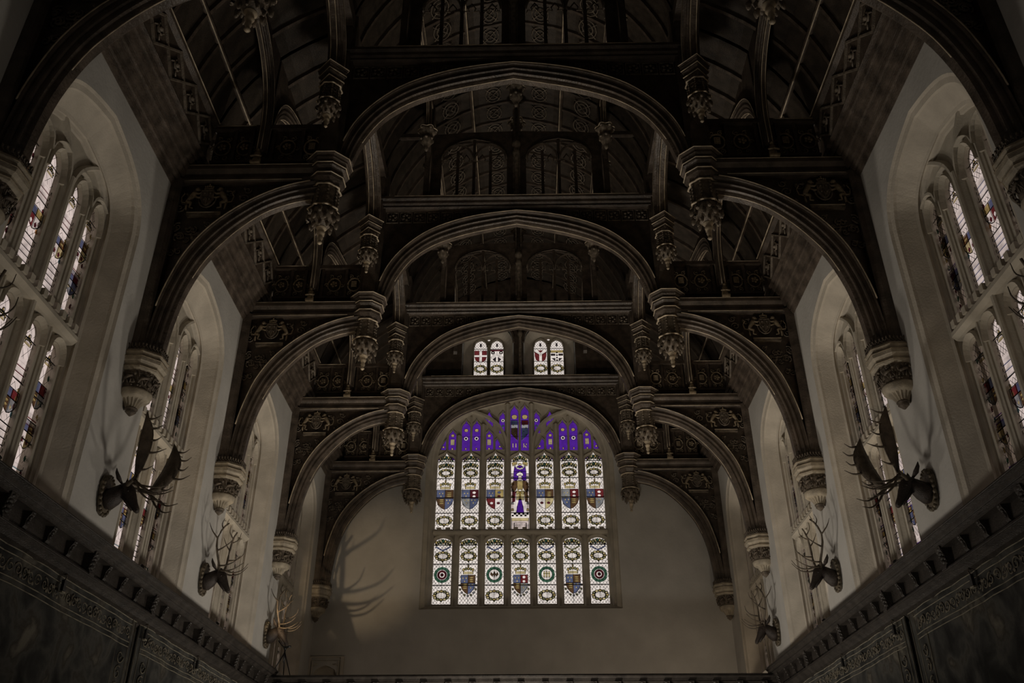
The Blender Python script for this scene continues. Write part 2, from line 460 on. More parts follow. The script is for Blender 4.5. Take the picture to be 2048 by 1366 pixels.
def m_king(g, cx, z0):
    g.start('king_figure')
    H = 1.55
    def Z(t): return z0 + t * H
    def poly(L, c, lay=2, lead=.012): g.piece([(cx + x, Z(z)) for x, z in L], c, lead, lay)
    g.block(rect(cx - .3, cx + .3, z0 - .02, Z(1.25)))
    poly([(-.035, .40), (.035, .40), (.09, .22), (.13, .09), (-.13, .09), (-.09, .22)], 'purple', 1)
    for s_ in (-1, 1): poly([(s_ * .205, .80), (s_ * .10, .80), (s_ * .06, .84), (s_ * .065, .90), (s_ * .12, .92), (s_ * .08, .97), (0, .995), (s_ * .205, .995)], 'purple', 1)
    for k in range(8):
        for j in range(2):
            c = 'white' if (k + j) % 2 else 'lead'
            poly([(-.27 + k * .0675, .02 + j * .035), (-.2 + k * .0675, .02 + j * .035), (-.2 + k * .0675, .055 + j * .035), (-.27 + k * .0675, .055 + j * .035)], c, 3, 0)
    for s_ in (-1, 1):
        poly([(s_ * .04, .40), (s_ * .15, .40), (s_ * .17, .28), (s_ * .16, .10), (s_ * .21, .07), (s_ * .12, .07), (s_ * .10, .22), (s_ * .05, .34)], 'white', 4)
        poly([(s_ * .10, .80), (s_ * .22, .78), (s_ * .28, .66), (s_ * .24, .54), (s_ * .14, .58), (s_ * .09, .66)], 'brown', 4)
        poly([(s_ * .13, .56), (s_ * .25, .55), (s_ * .25, .32), (s_ * .16, .34)], 'maroon' if s_ < 0 else 'brown', 4)
        poly([(s_ * .04, .60), (s_ * .14, .56), (s_ * .11, .49), (s_ * .03, .52)], 'pale', 5)
        poly([(s_ * .205, .1), (s_ * .285, .1), (s_ * .285, .95), (s_ * .205, .95)], 'rose', 1)
        for k in range(6): poly([(s_ * .2, .14 + k * .14), (s_ * .28, .14 + k * .14), (s_ * .27, .19 + k * .14), (s_ * .21, .19 + k * .14)], ('gold', 'grey')[k % 2], 2)
    poly([(-.09, .79), (.09, .79), (.09, .6), (-.09, .6)], 'gold', 5)
    poly([(-.12, .56), (.13, .56), (.13, .37), (-.12, .37)], 'pale', 5)
    poly([(-.03, .56), (.03, .56), (.03, .38), (-.03, .38)], 'gold', 6)
    poly([(-.05, .80), (.05, .80), (.06, .87), (.04, .92), (-.04, .92), (-.06, .87)], 'rose', 5)
    poly([(-.13, .90), (-.10, .96), (0, .985), (.09, .96), (.11, .91), (.05, .915), (-.05, .915)], 'white', 6)
    poly([(-.10, .80), (.10, .80), (.06, .835), (-.06, .835)], 'white', 6)
    for k in range(9):
        a = PI * k / 8
        g.piece(ell(cx + .17 * math.cos(a + PI), Z(1.14) - .1 * math.sin(a), .03, .02, 6, a), 'white', .01, 4)
    poly([(-.2, 1.0), (.2, 1.0), (.17, 1.12), (.1, 1.06), (0, 1.04), (-.1, 1.06), (-.17, 1.12)], 'purple', 1)
    poly([(-.1, 1.1), (0, 1.075), (.1, 1.1), (.06, 1.13), (-.06, 1.13)], 'purple', 1)
    for s_ in (-1, 1): poly([(s_ * .09, 1.16), (s_ * .24, 1.12), (s_ * .26, 1.2), (s_ * .1, 1.22)], 'gold', 4)
    g.piece(ell(cx, Z(1.16), .06, .04, 7), 'pale', .012, 5)
    g.end()
def m_band(g, cx, cz, w, col='white', edge='blue', n=3):
    g.start('ribbon')
    g.block(rect(cx - w / 2, cx + w / 2, cz - .045 * n - .02, cz + .045 * n + .02))
    for k in range(n):
        z = cz + (k - (n - 1) / 2) * .095
        g.piece([(cx - w / 2, z - .03), (cx + w / 2, z - .012), (cx + w / 2, z + .04), (cx - w / 2, z + .022)], col, .010, 1)
        g.piece([(cx - w / 2, z - .048), (cx + w / 2, z - .03), (cx + w / 2, z - .014), (cx - w / 2, z - .032)], edge, 0, 1)
    g.end()
def m_leaves(g, cx, z0, z1, w, n, seed, cols=('green', 'gold', 'green', 'white', 'maroon')):
    rr = random.Random(seed); g.start('leaf_border')
    for k in range(n):
        s_ = 1 if k % 2 else -1
        x = cx + s_ * (w / 2 - .035); z = z0 + (z1 - z0) * (k + .5) / n
        g.piece(ell(x, z, .03, .045, 6, rr.uniform(0, 1)), cols[rr.randrange(len(cols))], .005, 1)
    g.end()

def lancet(x0, x1, zb, zs, za, n=10, kind='pointed'):
    c = (x0 + x1) / 2; w_ = (x1 - x0) / 2
    if kind == 'flat': return four(w_, zs, za, n, c, .75, .6, .1, zb)
    if kind == 'ogee':
        h = za - zs; half = [(w_, 0), (w_ * .97, h * .22), (w_ * .82, h * .42), (w_ * .55, h * .58), (w_ * .26, h * .70), (w_ * .1, h * .84), (0, h)]
        return [(c + w_, zb)] + [(c + a, zs + b) for a, b in half] + [(c - a, zs + b) for a, b in half[::-1][1:]] + [(c - w_, zb)]
    return four(w_, zs, za, n, c, .7, .5, .5, zb)
def fill_light(name, hole, mp, parent, base='clear', zcuts=()):
    """the clear ground glass of a light, cut at the saddle bars; returns the first pane"""
    zs = sorted([min(p[1] for p in hole) - .02] + list(zcuts) + [max(p[1] for p in hole) + .02])
    cx = sum(p[0] for p in hole) / len(hole)
    big = [(cx + (p[0] - cx) * 1.06, p[1] + (.01 if p[1] > zs[0] + .05 else -.01)) for p in hole]
    first = None
    for a, b in zip(zs[:-1], zs[1:]):
        pc = clip(clip(big, 0, -1, -a), 0, 1, b)
        if len(pc) < 3: continue
        mb = MB(); tri = tessellate_polygon([[Vector((x, z, 0)) for x, z in pc]])
        mb.add([mp(x, z, 0) for x, z in pc], [tuple(t) for t in tri])
        o = mb.build('pane', GLASS[base], parent)
        if first is None: first = o
    return first

def rings_loft(rings, mp, mb, m=0):
    """rings: (depth, outline) from the wall face into the reveal"""
    rr = [[mp(x, z, d) for x, z in o] for d, o in rings]
    mb.loft(rr, True, False, m)

# ------------------------------------------------------------------ windows of the side walls
SZB = 4.13
def side_outline(w_, zs, za, zb): return four(w_, zs, za, 28, 0, .72, .55, .20, zb)
OUT = side_outline(1.54, 8.62, 9.95, SZB)
SH = {-1: .13, 1: .0}
LX = [-.93, -.35, .35, .93]
LW = 0.165
UP_L = (6.77, 8.48, 8.88); LO_L = (4.30, 6.18, 6.43)
def side_window(s, idx):
    mp = (lambda p, z, d: (s * (BX + d), p, z))
    root = empty('window_1')
    S2 = lambda w_, zs, za, zb: four(w_, zs, za, 28, 0, .80, .62, .16, zb)
    mb = MB()
    rings_loft([(0, OUT), (0.035, side_outline(1.50, 8.60, 9.91, SZB)), (0.06, side_outline(1.42, 8.60, 9.83, SZB + .02)), (0.10, side_outline(1.40, 8.60, 9.82, SZB + .03)),
                (0.31, S2(1.235, 8.48, 9.52, 4.20)), (0.335, S2(1.19, 8.47, 9.47, 4.22)), (0.36, S2(1.22, 8.47, 9.50, 4.22)), (0.39, S2(1.215, 8.46, 9.49, 4.24)), (0.41, S2(1.17, 8.46, 9.44, 4.25)), (0.58, S2(1.165, 8.46, 9.43, 4.26))], mp, mb)
    mb.build('window_reveal', M_STONE, root)
    holes = []
    for x in LX:
        for zb, zs, za in (UP_L, LO_L):
            holes.append(lancet(x - LW, x + LW, zb, zs, za, 12, 'flat' if za < 7 else 'pointed'))
    mb = MB(); mb.plate(S2(1.18, 8.46, 9.45, 4.24), holes, .45, .53, mp, 0, True, False)
    mb.build('tracery', M_STONE2, root)
    for x, wd, pr in ((-.64, .07, .40), (0, .13, .34), (.64, .07, .40)):
        mb = MB()
        sec = [(x - wd, .47), (x - wd * .85, .43), (x - wd * .45, .42 if x else .38), (x - wd * .40, pr + .02), (x - wd * .2, pr), (x + wd * .2, pr), (x + wd * .40, pr + .02), (x + wd * .45, .42 if x else .38), (x + wd * .85, .43), (x + wd, .47)]
        mb.loft([[mp(a, z, d) for a, d in sec] for z in (4.25, 8.75 if x else 8.72)])
        mb.build('mullion', M_STONE2, root)
    mb = MB()
    for x in LX:
        for zb, zs, za in (UP_L, LO_L):
            kd = 'flat' if za < 7 else 'pointed'
            A = lancet(x - LW - .075, x + LW + .075, zs - .02, zs, za + .11, 12, kd)[1:-1]
            B = lancet(x - LW, x + LW, zs - .02, zs, za, 12, kd)[1:-1]
            sweep2(mb, A, B, [(0, .46), (0, .41), (.3, .38), (.55, .42), (1, .47)], mp)
    for sg in (-1, 1):   # the two sub-arches that fork from the middle mullion
        for pts, hw_, dd_ in ((spline([(sg * .03, 8.3), (sg * .06, 8.7), (sg * .17, 9.0), (sg * .38, 9.24), (sg * .62, 9.44)], 12), .05, .37),
                         (spline([(sg * .64, 8.7), (sg * .72, 8.92), (sg * .9, 9.02), (sg * 1.1, 8.95)], 8), .04, .36),
                         (spline([(sg * .64, 8.7), (sg * .58, 8.90), (sg * .40, 9.04), (sg * .2, 9.03)], 8), .04, .36)):
            for q in range(1): sweep2(mb, [(a - sg * hw_ * .7, b + hw_ * .7) for a, b in pts], [(a + sg * hw_ * .7, b - hw_ * .7) for a, b in pts], [(0, .46), (.25, dd_), (.75, dd_), (1, .46)], mp)
    mb.build('arch_heads', M_STONE2, root)
    mb = MB()
    sec = [(6.52, .47), (6.54, .36), (6.60, .30), (6.66, .30), (6.70, .34), (6.70, .47)]
    mb.loft([[mp(p, z, d) for z, d in sec] for p in (-1.17, 1.17)])
    mb.build('transom', M_STONE2, root)
    for k in range(12):
        p = -1.12 + 2.24 * (k + .5) / 12; mb = MB()
        c8 = [mp(p + a * .05, z, d) for z in (6.69, 6.80) for a, d in ((-1, .29), (1, .29), (1, .42), (-1, .42))]
        mb.add(c8, [(0, 1, 2, 3), (4, 5, 6, 7), (0, 1, 5, 4), (1, 2, 6, 5), (2, 3, 7, 6), (3, 0, 4, 7)])
        mb.build('battlement', M_STONE2, root)
    for i, x in enumerate(LX):
        gmp = lambda p, z, d: mp(p, z, .51 + d * 1.0)
        for up_, (zb, zs, za) in enumerate((LO_L, UP_L)):
            h = lancet(x - LW, x + LW, zb, zs, za, 12, 'flat' if za < 7 else 'pointed')
            cuts = [zb + .62 * k for k in (1, 2, 3) if zb + .62 * k < za - .15]
            pane = fill_light('pane', h, gmp, root, 'rose', cuts)
            g = Gl(gmp, pane)
            sd = i + 4 * up_ + 11 * idx
            W = 2 * LW
            heral = (i in (0, 3)) ^ (idx == 1 and i < 2)
            if heral:
                m_shield(g, x, zb + .55 + .15 * (i % 2), .30, .40, sd % 6)
                m_shield(g, x, zb + 1.28, .30, .38, (sd + 2) % 6)
                m_band(g, x, zb + .20, W * .9, 'white', 'teal' if s < 0 else 'purple', 2)
                m_band(g, x, zb + .92, W * .9, 'white', 'red' if s < 0 else 'purple', 2)
                m_leaves(g, x, zb + .05, zs, W, 18 if s < 0 else 24, sd)
            else:
                m_band(g, x, zb + .42, W * .98, 'white', 'blue' if s > 0 else 'dark', 4)
                m_shield(g, x, zb + .93, .32, .34, (sd + 3) % 6)
                m_band(g, x, zb + 1.38, W * .98, 'white', 'maroon' if s < 0 else 'blue', 3)
                m_leaves(g, x, zb + .7, zb + 1.16, W, 8, sd, ('orange', 'red', 'teal', 'gold'))
            m_crown(g, x, za - .40 if up_ else za - .36, .18, .15)
            g.lattice(x - LW, x + LW, zb, za, lambda a, b, h=h: inside((a, b), h), *((.15, .20, .008) if s < 0 else (.085, .11, .010)))
            for z in cuts: g.bar(x - LW, x + LW, z, .02)
            g.leads()
    return root

# ------------------------------------------------------------------ west end wall windows
def end_mp(base): return lambda x, z, d: (x, base + d, z)
EY = 26.5
def great_window():
    mp = lambda x, z, d: (x + WX, EY + d, z)
    root = empty('window_2')
    O = lambda w_, zs, za, zb: four(w_, zs, za, 36, 0, .72, .50, .20, zb)
    mb = MB()
    rings_loft([(0, O(3.0, 10.95, 13.80, 6.42)), (.04, O(2.97, 10.95, 13.78, 6.44)), (.08, O(2.86, 11.0, 13.70, 6.50)), (.16, O(2.84, 11.0, 13.68, 6.52)), (.20, O(2.79, 11.0, 13.64, 6.55)), (.26, O(2.80, 11.0, 13.64, 6.56)),
                (.40, O(2.74, 11.05, 13.56, 6.60)), (.44, O(2.70, 11.05, 13.52, 6.62)), (.62, O(2.69, 11.05, 13.5, 6.63))], mp, mb)
    mb.build('window_reveal', M_STONE2, root)
    P = .803; C = [(i - 3) * P for i in range(7)]; hw = .285
    holes = []; lights = []
    for i, c in enumerate(C):
        h = lancet(c - hw, c + hw, 6.69, 8.50, 8.76, 12, 'flat'); holes.append(h); lights.append(('low', i, c, h))
        h = lancet(c - hw, c + hw, 9.02, 11.30, 11.64, 12, 'ogee'); holes.append(h); lights.append(('up', i, c, h))
    tr = []
    def T(x0, x1, zb, zs, za): tr.append(lancet(x0, x1, zb, zs, za, 8, 'ogee'))
    for s_ in (-1, 1):
        def q(a, b, *r):
            T(*(sorted((s_ * a, s_ * b))), *r)
        q(2.10, 2.36, 11.70, 12.18, 12.48)
        q(1.645, 1.925, 11.66, 12.48, 12.82); q(1.295, 1.575, 11.66, 12.48, 12.82)
        q(.88, 1.15, 11.70, 12.16, 12.46)
        q(.44, .68, 12.28, 12.86, 13.12)
        tr.append([(s_ * x, z) for x, z in ((1.17, 12.86), (.90, 12.50), (.88, 12.86), (.95, 12.98), (1.02, 13.14), (1.09, 12.98))])
        tr.append([(s_ * x, z) for x, z in ((.80, 11.70), (.52, 11.70), (.62, 11.86), (.74, 12.14), (.80, 12.06))])
        tr.append([(s_ * x, z) for x, z in ((2.62, 11.70), (2.43, 11.70), (2.44, 12.12), (2.50, 12.02), (2.57, 11.88))])
        q(.04, .31, 11.66, 13.02, 13.38)
    holes += tr
    mb = MB(); mb.plate(O(2.72, 11.05, 13.54, 6.6), holes, .52, .62, mp, 0, True, False)
    mb.build('tracery', M_STONE2, root)
    def mul(x, z0, z1, wd=.085, pr=.40):
        mb = MB()
        sec = [(x - wd, .53), (x - wd * .9, .49), (x - wd * .4, pr + .02), (x - wd * .25, pr), (x + wd * .25, pr), (x + wd * .4, pr + .02), (x + wd * .9, .49), (x + wd, .53)]
        mb.loft([[mp(a, z, d) for a, d in sec] for z in (z0, z1)]); mb.build('mullion', M_STONE2, root)
    for i in range(6):
        x = (C[i] + C[i + 1]) / 2
        mul(x, 6.6, (13.35, 12.2)[i not in (2, 3)] if i in (2, 3) else (12.2 if i in (0, 5) else 12.6), .10)
    for s_ in (-1, 1): mul(s_ * 1.61, 11.6, 12.9, .04, .46)
    mul(0, 11.6, 13.4, .04, .46)
    mb = MB()
    for kind, i, c, h in lights:
        zs, za, kd = (8.50, 8.76, 'flat') if kind == 'low' else (11.30, 11.64, 'ogee')
        A = lancet(c - hw - .10, c + hw + .10, zs, zs, za + .09, 12, kd)[1:-1]; B = lancet(c - hw, c + hw, zs, zs, za, 12, kd)[1:-1]
        sweep2(mb, A, B, [(0, .53), (0, .48), (.35, .46), (.6, .50), (1, .53)], mp)
    for h in tr[:]:
        strip(mb, [(sum(p[0] for p in h) / len(h) + (x - sum(p[0] for p in h) / len(h)) * 1.16, z) for x, z in h], .025, mp, .53, .05, 0, True)
    for s_ in (-1, 1):
        A = four(1.26, 11.55, 13.16, 20, s_ * 1.61, .72, .5, .35); B = four(1.14, 11.55, 13.04, 20, s_ * 1.61, .72, .5, .35)
        sweep2(mb, A, B, [(0, .53), (.2, .38), (.8, .38), (1, .53)], mp)
    mb.build('arch_heads', M_STONE2, root)
    mb = MB()
    sec = [(8.80, .53), (8.82, .40), (8.88, .36), (8.93, .36), (8.97, .42), (8.97, .53)]
    mb.loft([[mp(p, z, d) for z, d in sec] for p in (-2.72, 2.72)])
    mb.build('transom', M_STONE2, root)
    for i, c in enumerate(C):
        for k in (-1, 1):
            mb = MB(); q = [mp(c + k * .14 + a * .07, z, d) for z in (8.96, 9.05) for a, d in ((-1, .42), (1, .42), (1, .52), (-1, .52))]
            mb.add(q, [(0, 1, 2, 3), (4, 5, 6, 7), (0, 1, 5, 4), (1, 2, 6, 5), (2, 3, 7, 6), (3, 0, 4, 7)]); mb.build('battlement', M_STONE2, root)
    gmp = lambda x, z, d: mp(x, z, .60 + d)
    for kind, i, c, h in lights:
        cuts = (7.28, 7.93, 8.53) if kind == 'low' else (9.57, 10.09, 10.74, 11.33)
        pane = fill_light('pane', h, gmp, root, 'clear', cuts)
        g = Gl(gmp, pane)
        if kind == 'low':
            m_foliage(g, c, 8.62, .5, .2, seed=i)
            m_cartouche(g, c, 8.18, .44, .26)
            g.start('festoon')
            for s_ in (-1, 1): g.piece([(c, 8.38), (c + s_ * .22, 8.50), (c + s_ * .24, 8.46), (c, 8.33)], 'olive' if i % 2 else 'blue', .01, 1)
            g.end()
            if i % 2 == 0:
                m_roundel(g, c, 7.60, .25, (0, 1, 2, 0)[i // 2])
                m_cartouche(g, c, 6.97, .46, .28)
            else:
                m_crown(g, c, 7.62, .36, .30)
                m_shield(g, c, 7.30, .44, .58, (0, 5, 0)[i // 2], True)
        elif i != 3:
            m_foliage(g, c, 11.44, .46, .2, seed=i + 20); m_foliage(g, c, 11.18, .5, .2, seed=i + 30)
            g.start('ogee_spandrel')
            for s_ in (-1, 1): g.piece([(c + s_ * .28, 11.36), (c + s_ * .28, 11.45), (c + s_ * .12, 11.52), (c + s_ * .14, 11.44)], 'purple', .01, 1)
            g.end()
            m_cartouche(g, c, 10.93, .42, .24)
            m_crown(g, c, 10.38, .38, .32)
            m_shield(g, c, 10.02, .54, .66, i if i < 3 else i - 1)
            m_cartouche(g, c, 9.32, .46, .28)
        else:
            m_foliage(g, c, 11.42, .46, .2, seed=99)
            m_king(g, c, 9.42)
            g.start('inscribed_plinth')
            g.block(rect(c - hw, c + hw, 9.0, 9.42))
            g.piece(rect(c - .27, c + .27, 9.30, 9.40), 'pale', .012, 1)
            g.piece(rect(c - .27, c + .27, 9.04, 9.30), 'rose', .012, 1)
            g.piece(rect(c - .19, c + .19, 9.10, 9.24), 'white', .02, 2)
            for q in range(5): g.piece(rect(c - .16 + q * .066, c - .12 + q * .066, 9.16, 9.175), 'dark', 0, 3)
            g.end()
        g.lattice(c - hw, c + hw, min(p[1] for p in h), max(p[1] for p in h), lambda a, b, h=h: inside((a, b), h), .10, .13, .014)
        for z in cuts: g.bar(c - hw, c + hw, z, .028)
        z0, z1 = min(p[1] for p in h), (8.5 if kind == 'low' else 11.3)
        if i != 3 or kind == 'low': g.vbar(c, z0, z1, .010)
        g.leads()
    for j, h in enumerate(tr):
        pane = fill_light('pane', h, gmp, root, 'purple'); g = Gl(gmp, pane)
        cx = sum(p[0] for p in h) / len(h); z0 = min(p[1] for p in h); z1 = max(p[1] for p in h)
        g.start('badge')
        wd = max(p[0] for p in h) - min(p[0] for p in h)
        cx = (max(p[0] for p in h) + min(p[0] for p in h)) / 2
        jj = j % 9
        mbb = g
        # badges sit in holes of clear glass cut through the purple: drawn in front, so use bright flashed pieces
        g.badge = True
        g.end()
        BADGES.append((jj, cx, z0, z1, wd, gmp, pane, h))
        g.leads() if g.lead.v else None
    return root
BADGES = []

def pierce(root_h, badges_poly, mp, parent, base):
    pass

def tracery_badges():
    """rebuild each purple tracery pane with its badge let into it (pieces side by side, not stacked)"""
    for jj, cx, z0, z1, wd, gmp, pane, h in BADGES:
        polys = []
        H = z1 - z0
        def rose(x, z, r):
            polys.append((ell(x, z, r, r, 12), 'white')); return (ell(x, z, r * .55, r * .55, 8), 'dark')
        extra = []
        def crown(x, z, w_):
            polys.append((ell(x, z, w_ * .5, w_ * .42, 8), 'gold')); extra.append((rect(x - w_ * .4, x + w_ * .4, z - w_ * .1, z), 'white'))
        def portcullis(x, z, w_, h_):
            polys.append((rect(x - w_ / 2, x + w_ / 2, z - h_ / 2, z + h_ / 2), 'pale'))
            for k in range(3): extra.append((rect(x - w_ / 2 + w_ * (k + .75) / 3.6, x - w_ / 2 + w_ * (k + .75) / 3.6 + .008, z - h_ / 2, z + h_ / 2), 'lead'))
            for k in range(4): extra.append((rect(x - w_ / 2, x + w_ / 2, z - h_ / 2 + h_ * (k + .8) / 4.6, z - h_ / 2 + h_ * (k + .8) / 4.6 + .008), 'lead'))
        if jj in (0, 3): crown(cx, z0 + H * .72, .12); portcullis(cx, z0 + H * .42, .12, .2); polys.append((ell(cx, z0 + .08, .03, .04, 6), 'gold'))
        elif jj in (1, 2): crown(cx, z0 + H * .68, .14); extra.append(rose(cx, z0 + H * .42, .07)); polys.append((ell(cx, z0 + .12, .025, .04, 6), 'gold'))
        elif jj == 4: extra.append(rose(cx, z0 + H * .62, .06)); polys.append((ell(cx, z0 + H * .38, .03, .04, 6), 'green'))
        elif jj == 5: polys.append(([(cx, z0 + .50), (cx + .03, z0 + .40), (cx + .06, z0 + .38), (cx, z0 + .27), (cx - .06, z0 + .38), (cx - .03, z0 + .40)], 'pale'))
        elif jj in (6, 7): polys.append((ell(cx, z0 + H * .35, .035, .035, 8), 'gold'))
        elif jj == 8:
            crown(cx, z0 + 1.27, .2)
            q = [(cx - .11, z0 + 1.14), (cx - .11, z0 + .62), (cx - .05 * (1 if cx < 0 else -1), z0 + .5), (cx + .1 * (1 if cx < 0 else -1), z0 + .42), (cx + .11, z0 + .62), (cx + .11, z0 + 1.14)]
            if cx > 0: q = [(cx + .11, z0 + 1.14), (cx + .11, z0 + .66), (cx - .02, z0 + .5), (cx - .11, z0 + .40), (cx - .11, z0 + 1.14)]
            else: q = [(cx - .11, z0 + 1.14), (cx - .11, z0 + .66), (cx + .02, z0 + .5), (cx + .11, z0 + .40), (cx + .11, z0 + 1.14)]
            polys.append((q, 'grey'))
            a = clip(q, 0, 1, z0 + .86)
            extra.append((a, 'brown' if cx < 0 else 'blue'))
            b = clip(q, 0, -1, -(z0 + .98))
            extra.append((b, 'blue' if cx < 0 else 'red'))
            for k in range(4): extra.append((ell(cx + (-.04 if k % 2 else .04), z0 + .62 + .12 * k, .022, .03, 5), 'pale'))
            for ltr_i, st in enumerate(('H', 'R')):
                if (cx < 0) != (ltr_i == 0): continue
                z = z0 + .15
                sg = [((-.05, 0), (-.05, .16)), ((.05, 0), (.05, .16)), ((-.05, .08), (.05, .08))] if st == 'H' else [((-.04, 0), (-.04, .16)), ((-.04, .16), (.045, .15)), ((.045, .15), (.045, .09)), ((.045, .09), (-.04, .08)), ((-.01, .08), (.05, 0))]
                for (ax, az), (bx, bz) in sg:
                    dx_, dz_ = bx - ax, bz - az; L_ = math.hypot(dx_, dz_); nx, nz_ = -dz_ / L_ * .012, dx_ / L_ * .012
                    polys.append(([(cx + ax + nx, z + az + nz_), (cx + bx + nx, z + bz + nz_), (cx + bx - nx, z + bz - nz_), (cx + ax - nx, z + az - nz_)], 'pale'))
        # purple ground with openings for the badge
        polys = [(p, c) for p, c in polys if all(inside(v, h) for v in p)]
        # openings must not overlap one another: keep strokes of letters in front instead
        ops = []; front = []
        for p, c in polys:
            xs = [v[0] for v in p]; zz = [v[1] for v in p]; bb = (min(xs), max(xs), min(zz), max(zz))
            if any(not (bb[1] < o[0] or bb[0] > o[1] or bb[3] < o[2] or bb[2] > o[3]) for o in ops): continue
            ops.append(tuple(bb)); front.append((p, c))
        me_mb = MB(); cxx = sum(p[0] for p in h) / len(h)
        big = [(cxx + (p[0] - cxx) * 1.08, p[1]) for p in h]
        me_mb.plate(big, [p for p, c in front], 0, 0, gmp, 0, False, False, False)
        pane.data = (lambda o: (o.data, bpy.data.objects.remove(o))[0])(me_mb.build('pane', GLASS['purple']))
        g = Gl(gmp, pane); g.start('badge')
        for p, c in front: g.piece(p, c, .010, 0)
        for p, c in extra:
            if len(p) > 2 and all(inside(v, big) for v in p): g.piece(p, c, 0 if c == 'lead' else .008, 1)
        g.end()
        if H > .9: g.bar(min(p[0] for p in h), max(p[0] for p in h), z0 + .55, .014); g.bar(min(p[0] for p in h), max(p[0] for p in h), z0 + 1.05, .014)
        g.leads()

def small_window(cx, idx):
    mp = lambda x, z, d: (x + cx, EY + d, z)
    root = empty('window_%d' % (3 + idx))
    O = lambda w_, zs, za, zb: four(w_, zs, za, 20, 0, .75, .55, .12, zb)
    mb = MB()
    rings_loft([(-.06, O(.84, 15.35, 16.16, 14.05)), (.0, O(.80, 15.35, 16.12, 14.1)), (.32, O(.62, 15.42, 16.0, 14.3)), (.36, O(.58, 15.45, 15.98, 14.34)), (.52, O(.575, 15.45, 15.97, 14.36))], mp, mb)
    mb.build('window_reveal', M_STONE, root)
    hs = [lancet(a - .225, a + .225, 14.42, 15.55, 15.86, 12, 'pointed') for a in (-.285, .285)]
    eye = ell(0, 15.86, .055, .055, 8)
    mb = MB(); mb.plate(O(.6, 15.45, 15.98, 14.34), hs + [eye], .42, .5, mp, 0, True, False)
    for h in hs: strip(mb, h[1:-1], .05, mp, .42, .05)
    strip(mb, [(0, 14.4), (0, 15.6)], .07, mp, .42, .10)
    mb.build('tracery', M_STONE2, root)
    gmp = lambda x, z, d: mp(x, z, .48 + d)
    fill_light('pane', eye, gmp, root, 'clear')
    for j, (c, h) in enumerate(zip((-.285, .285), hs)):
        pane = fill_light('pane', h, gmp, root, 'clear', (15.0, 15.5)); g = Gl(gmp, pane)
        z = 15.22; w_ = .43
        P = [(c - w_ / 2, z + .22), (c - w_ / 2, z), (c - w_ * .4, z - .16), (c, z - .28), (c + w_ * .4, z - .16), (c + w_ / 2, z), (c + w_ / 2, z + .22)]
        g.start('shield'); g.block(P); k = idx * 2 + j
        if k == 0:
            for a in (clip(clip(P, 1, 0, c - .05), 0, -1, -z - .05), clip(clip(P, -1, 0, -c - .05), 0, -1, -z - .05), clip(clip(P, 1, 0, c - .05), 0, 1, z - .03), clip(clip(P, -1, 0, -c - .05), 0, 1, z - .03)): g.piece(a, 'red', .012, 1)
            g.piece(rect(c - .045, c + .045, z - .26, z + .22), 'white', .01, 1)
        elif k == 1:
            for s_ in (-1, 1):
                g.piece([(c + s_ * .2, z - .12), (c + s_ * .2, z - .02), (c, z + .16), (c, z + .04)], 'white', .012, 2)
                g.piece(ell(c + s_ * .14, z + .14, .05, .05, 8), 'white', .03, 2)
                g.piece([(c + s_ * .03, z - .02), (c + s_ * .15, z - .13), (c + s_ * .04, z - .24)], 'dark', .01, 1)
            g.piece(rect(c - w_ / 2, c + w_ / 2, z + .2, z + .27), 'maroon', .012, 1)
        elif k == 2:
            for s_ in (-1, 1):
                g.piece([(c + s_ * .05, z - .24), (c + s_ * .05, z + .05), (c + s_ * .2, z + .16), (c + s_ * .2, z), (c + s_ * .16, z - .16)], 'red', .012, 1)
                g.piece([(c, z + .08), (c + s_ * .21, z + .22), (c + s_ * .21, z + .12), (c, z - .02)], 'white', .012, 2)
            g.piece([(c - .1, z + .22), (c + .1, z + .22), (c, z + .12)], 'red', .01, 1)
        else:
            g.piece(rect(c - w_ / 2, c + w_ / 2, z + .12, z + .22), 'gold', .012, 1)
            for s_ in (-1, 1):
                g.piece([(c + s_ * .06, z + .08), (c + s_ * .21, z + .08), (c + s_ * .21, z), (c + s_ * .06, z)], 'dark', .01, 1)
                g.piece([(c + s_ * .06, z - .1), (c + s_ * .19, z - .1), (c + s_ * .06, z - .22)], 'dark', .01, 1)
            for q in range(4): g.piece(ell(c, z - .18 + q * .1, .03, .03, 6), 'dark', .01, 2)
        g.end()
        m_cartouche(g, c, 14.72, .4, .26)
        g.start('badge'); g.piece(rect(c - .03, c + .03, 15.6, 15.72), 'dark', .01, 1); g.end()
        g.lattice(c - .225, c + .225, 14.42, 15.86, lambda a, b, h=h: inside((a, b), h), .09, .11, .010)
        g.bar(c - .225, c + .225, 15.0); g.bar(c - .225, c + .225, 15.5)
        g.leads()
    return root

# ------------------------------------------------------------------ build the shell
for s in (-1, 1):
    mp = lambda p, z, d, s=s: (s * (BX + d), p, z)
    mb = MB()
    y0 = ALLY[0]; y1 = EY + .6
    holes = []
    for a, b in BAYS:
        c = (a + b) / 2; holes.append([(p + c - (SH[s]), z) for p, z in OUT])
    mb.plate([(y0, -1.6), (y1, -1.6), (y1, 15.2), (y0, 15.2)], holes, 0, .95, mp, 0, False, False, False)
    mb.build('wall_left' if s < 0 else 'wall_right', M_PLASTER)['kind'] = 'structure'
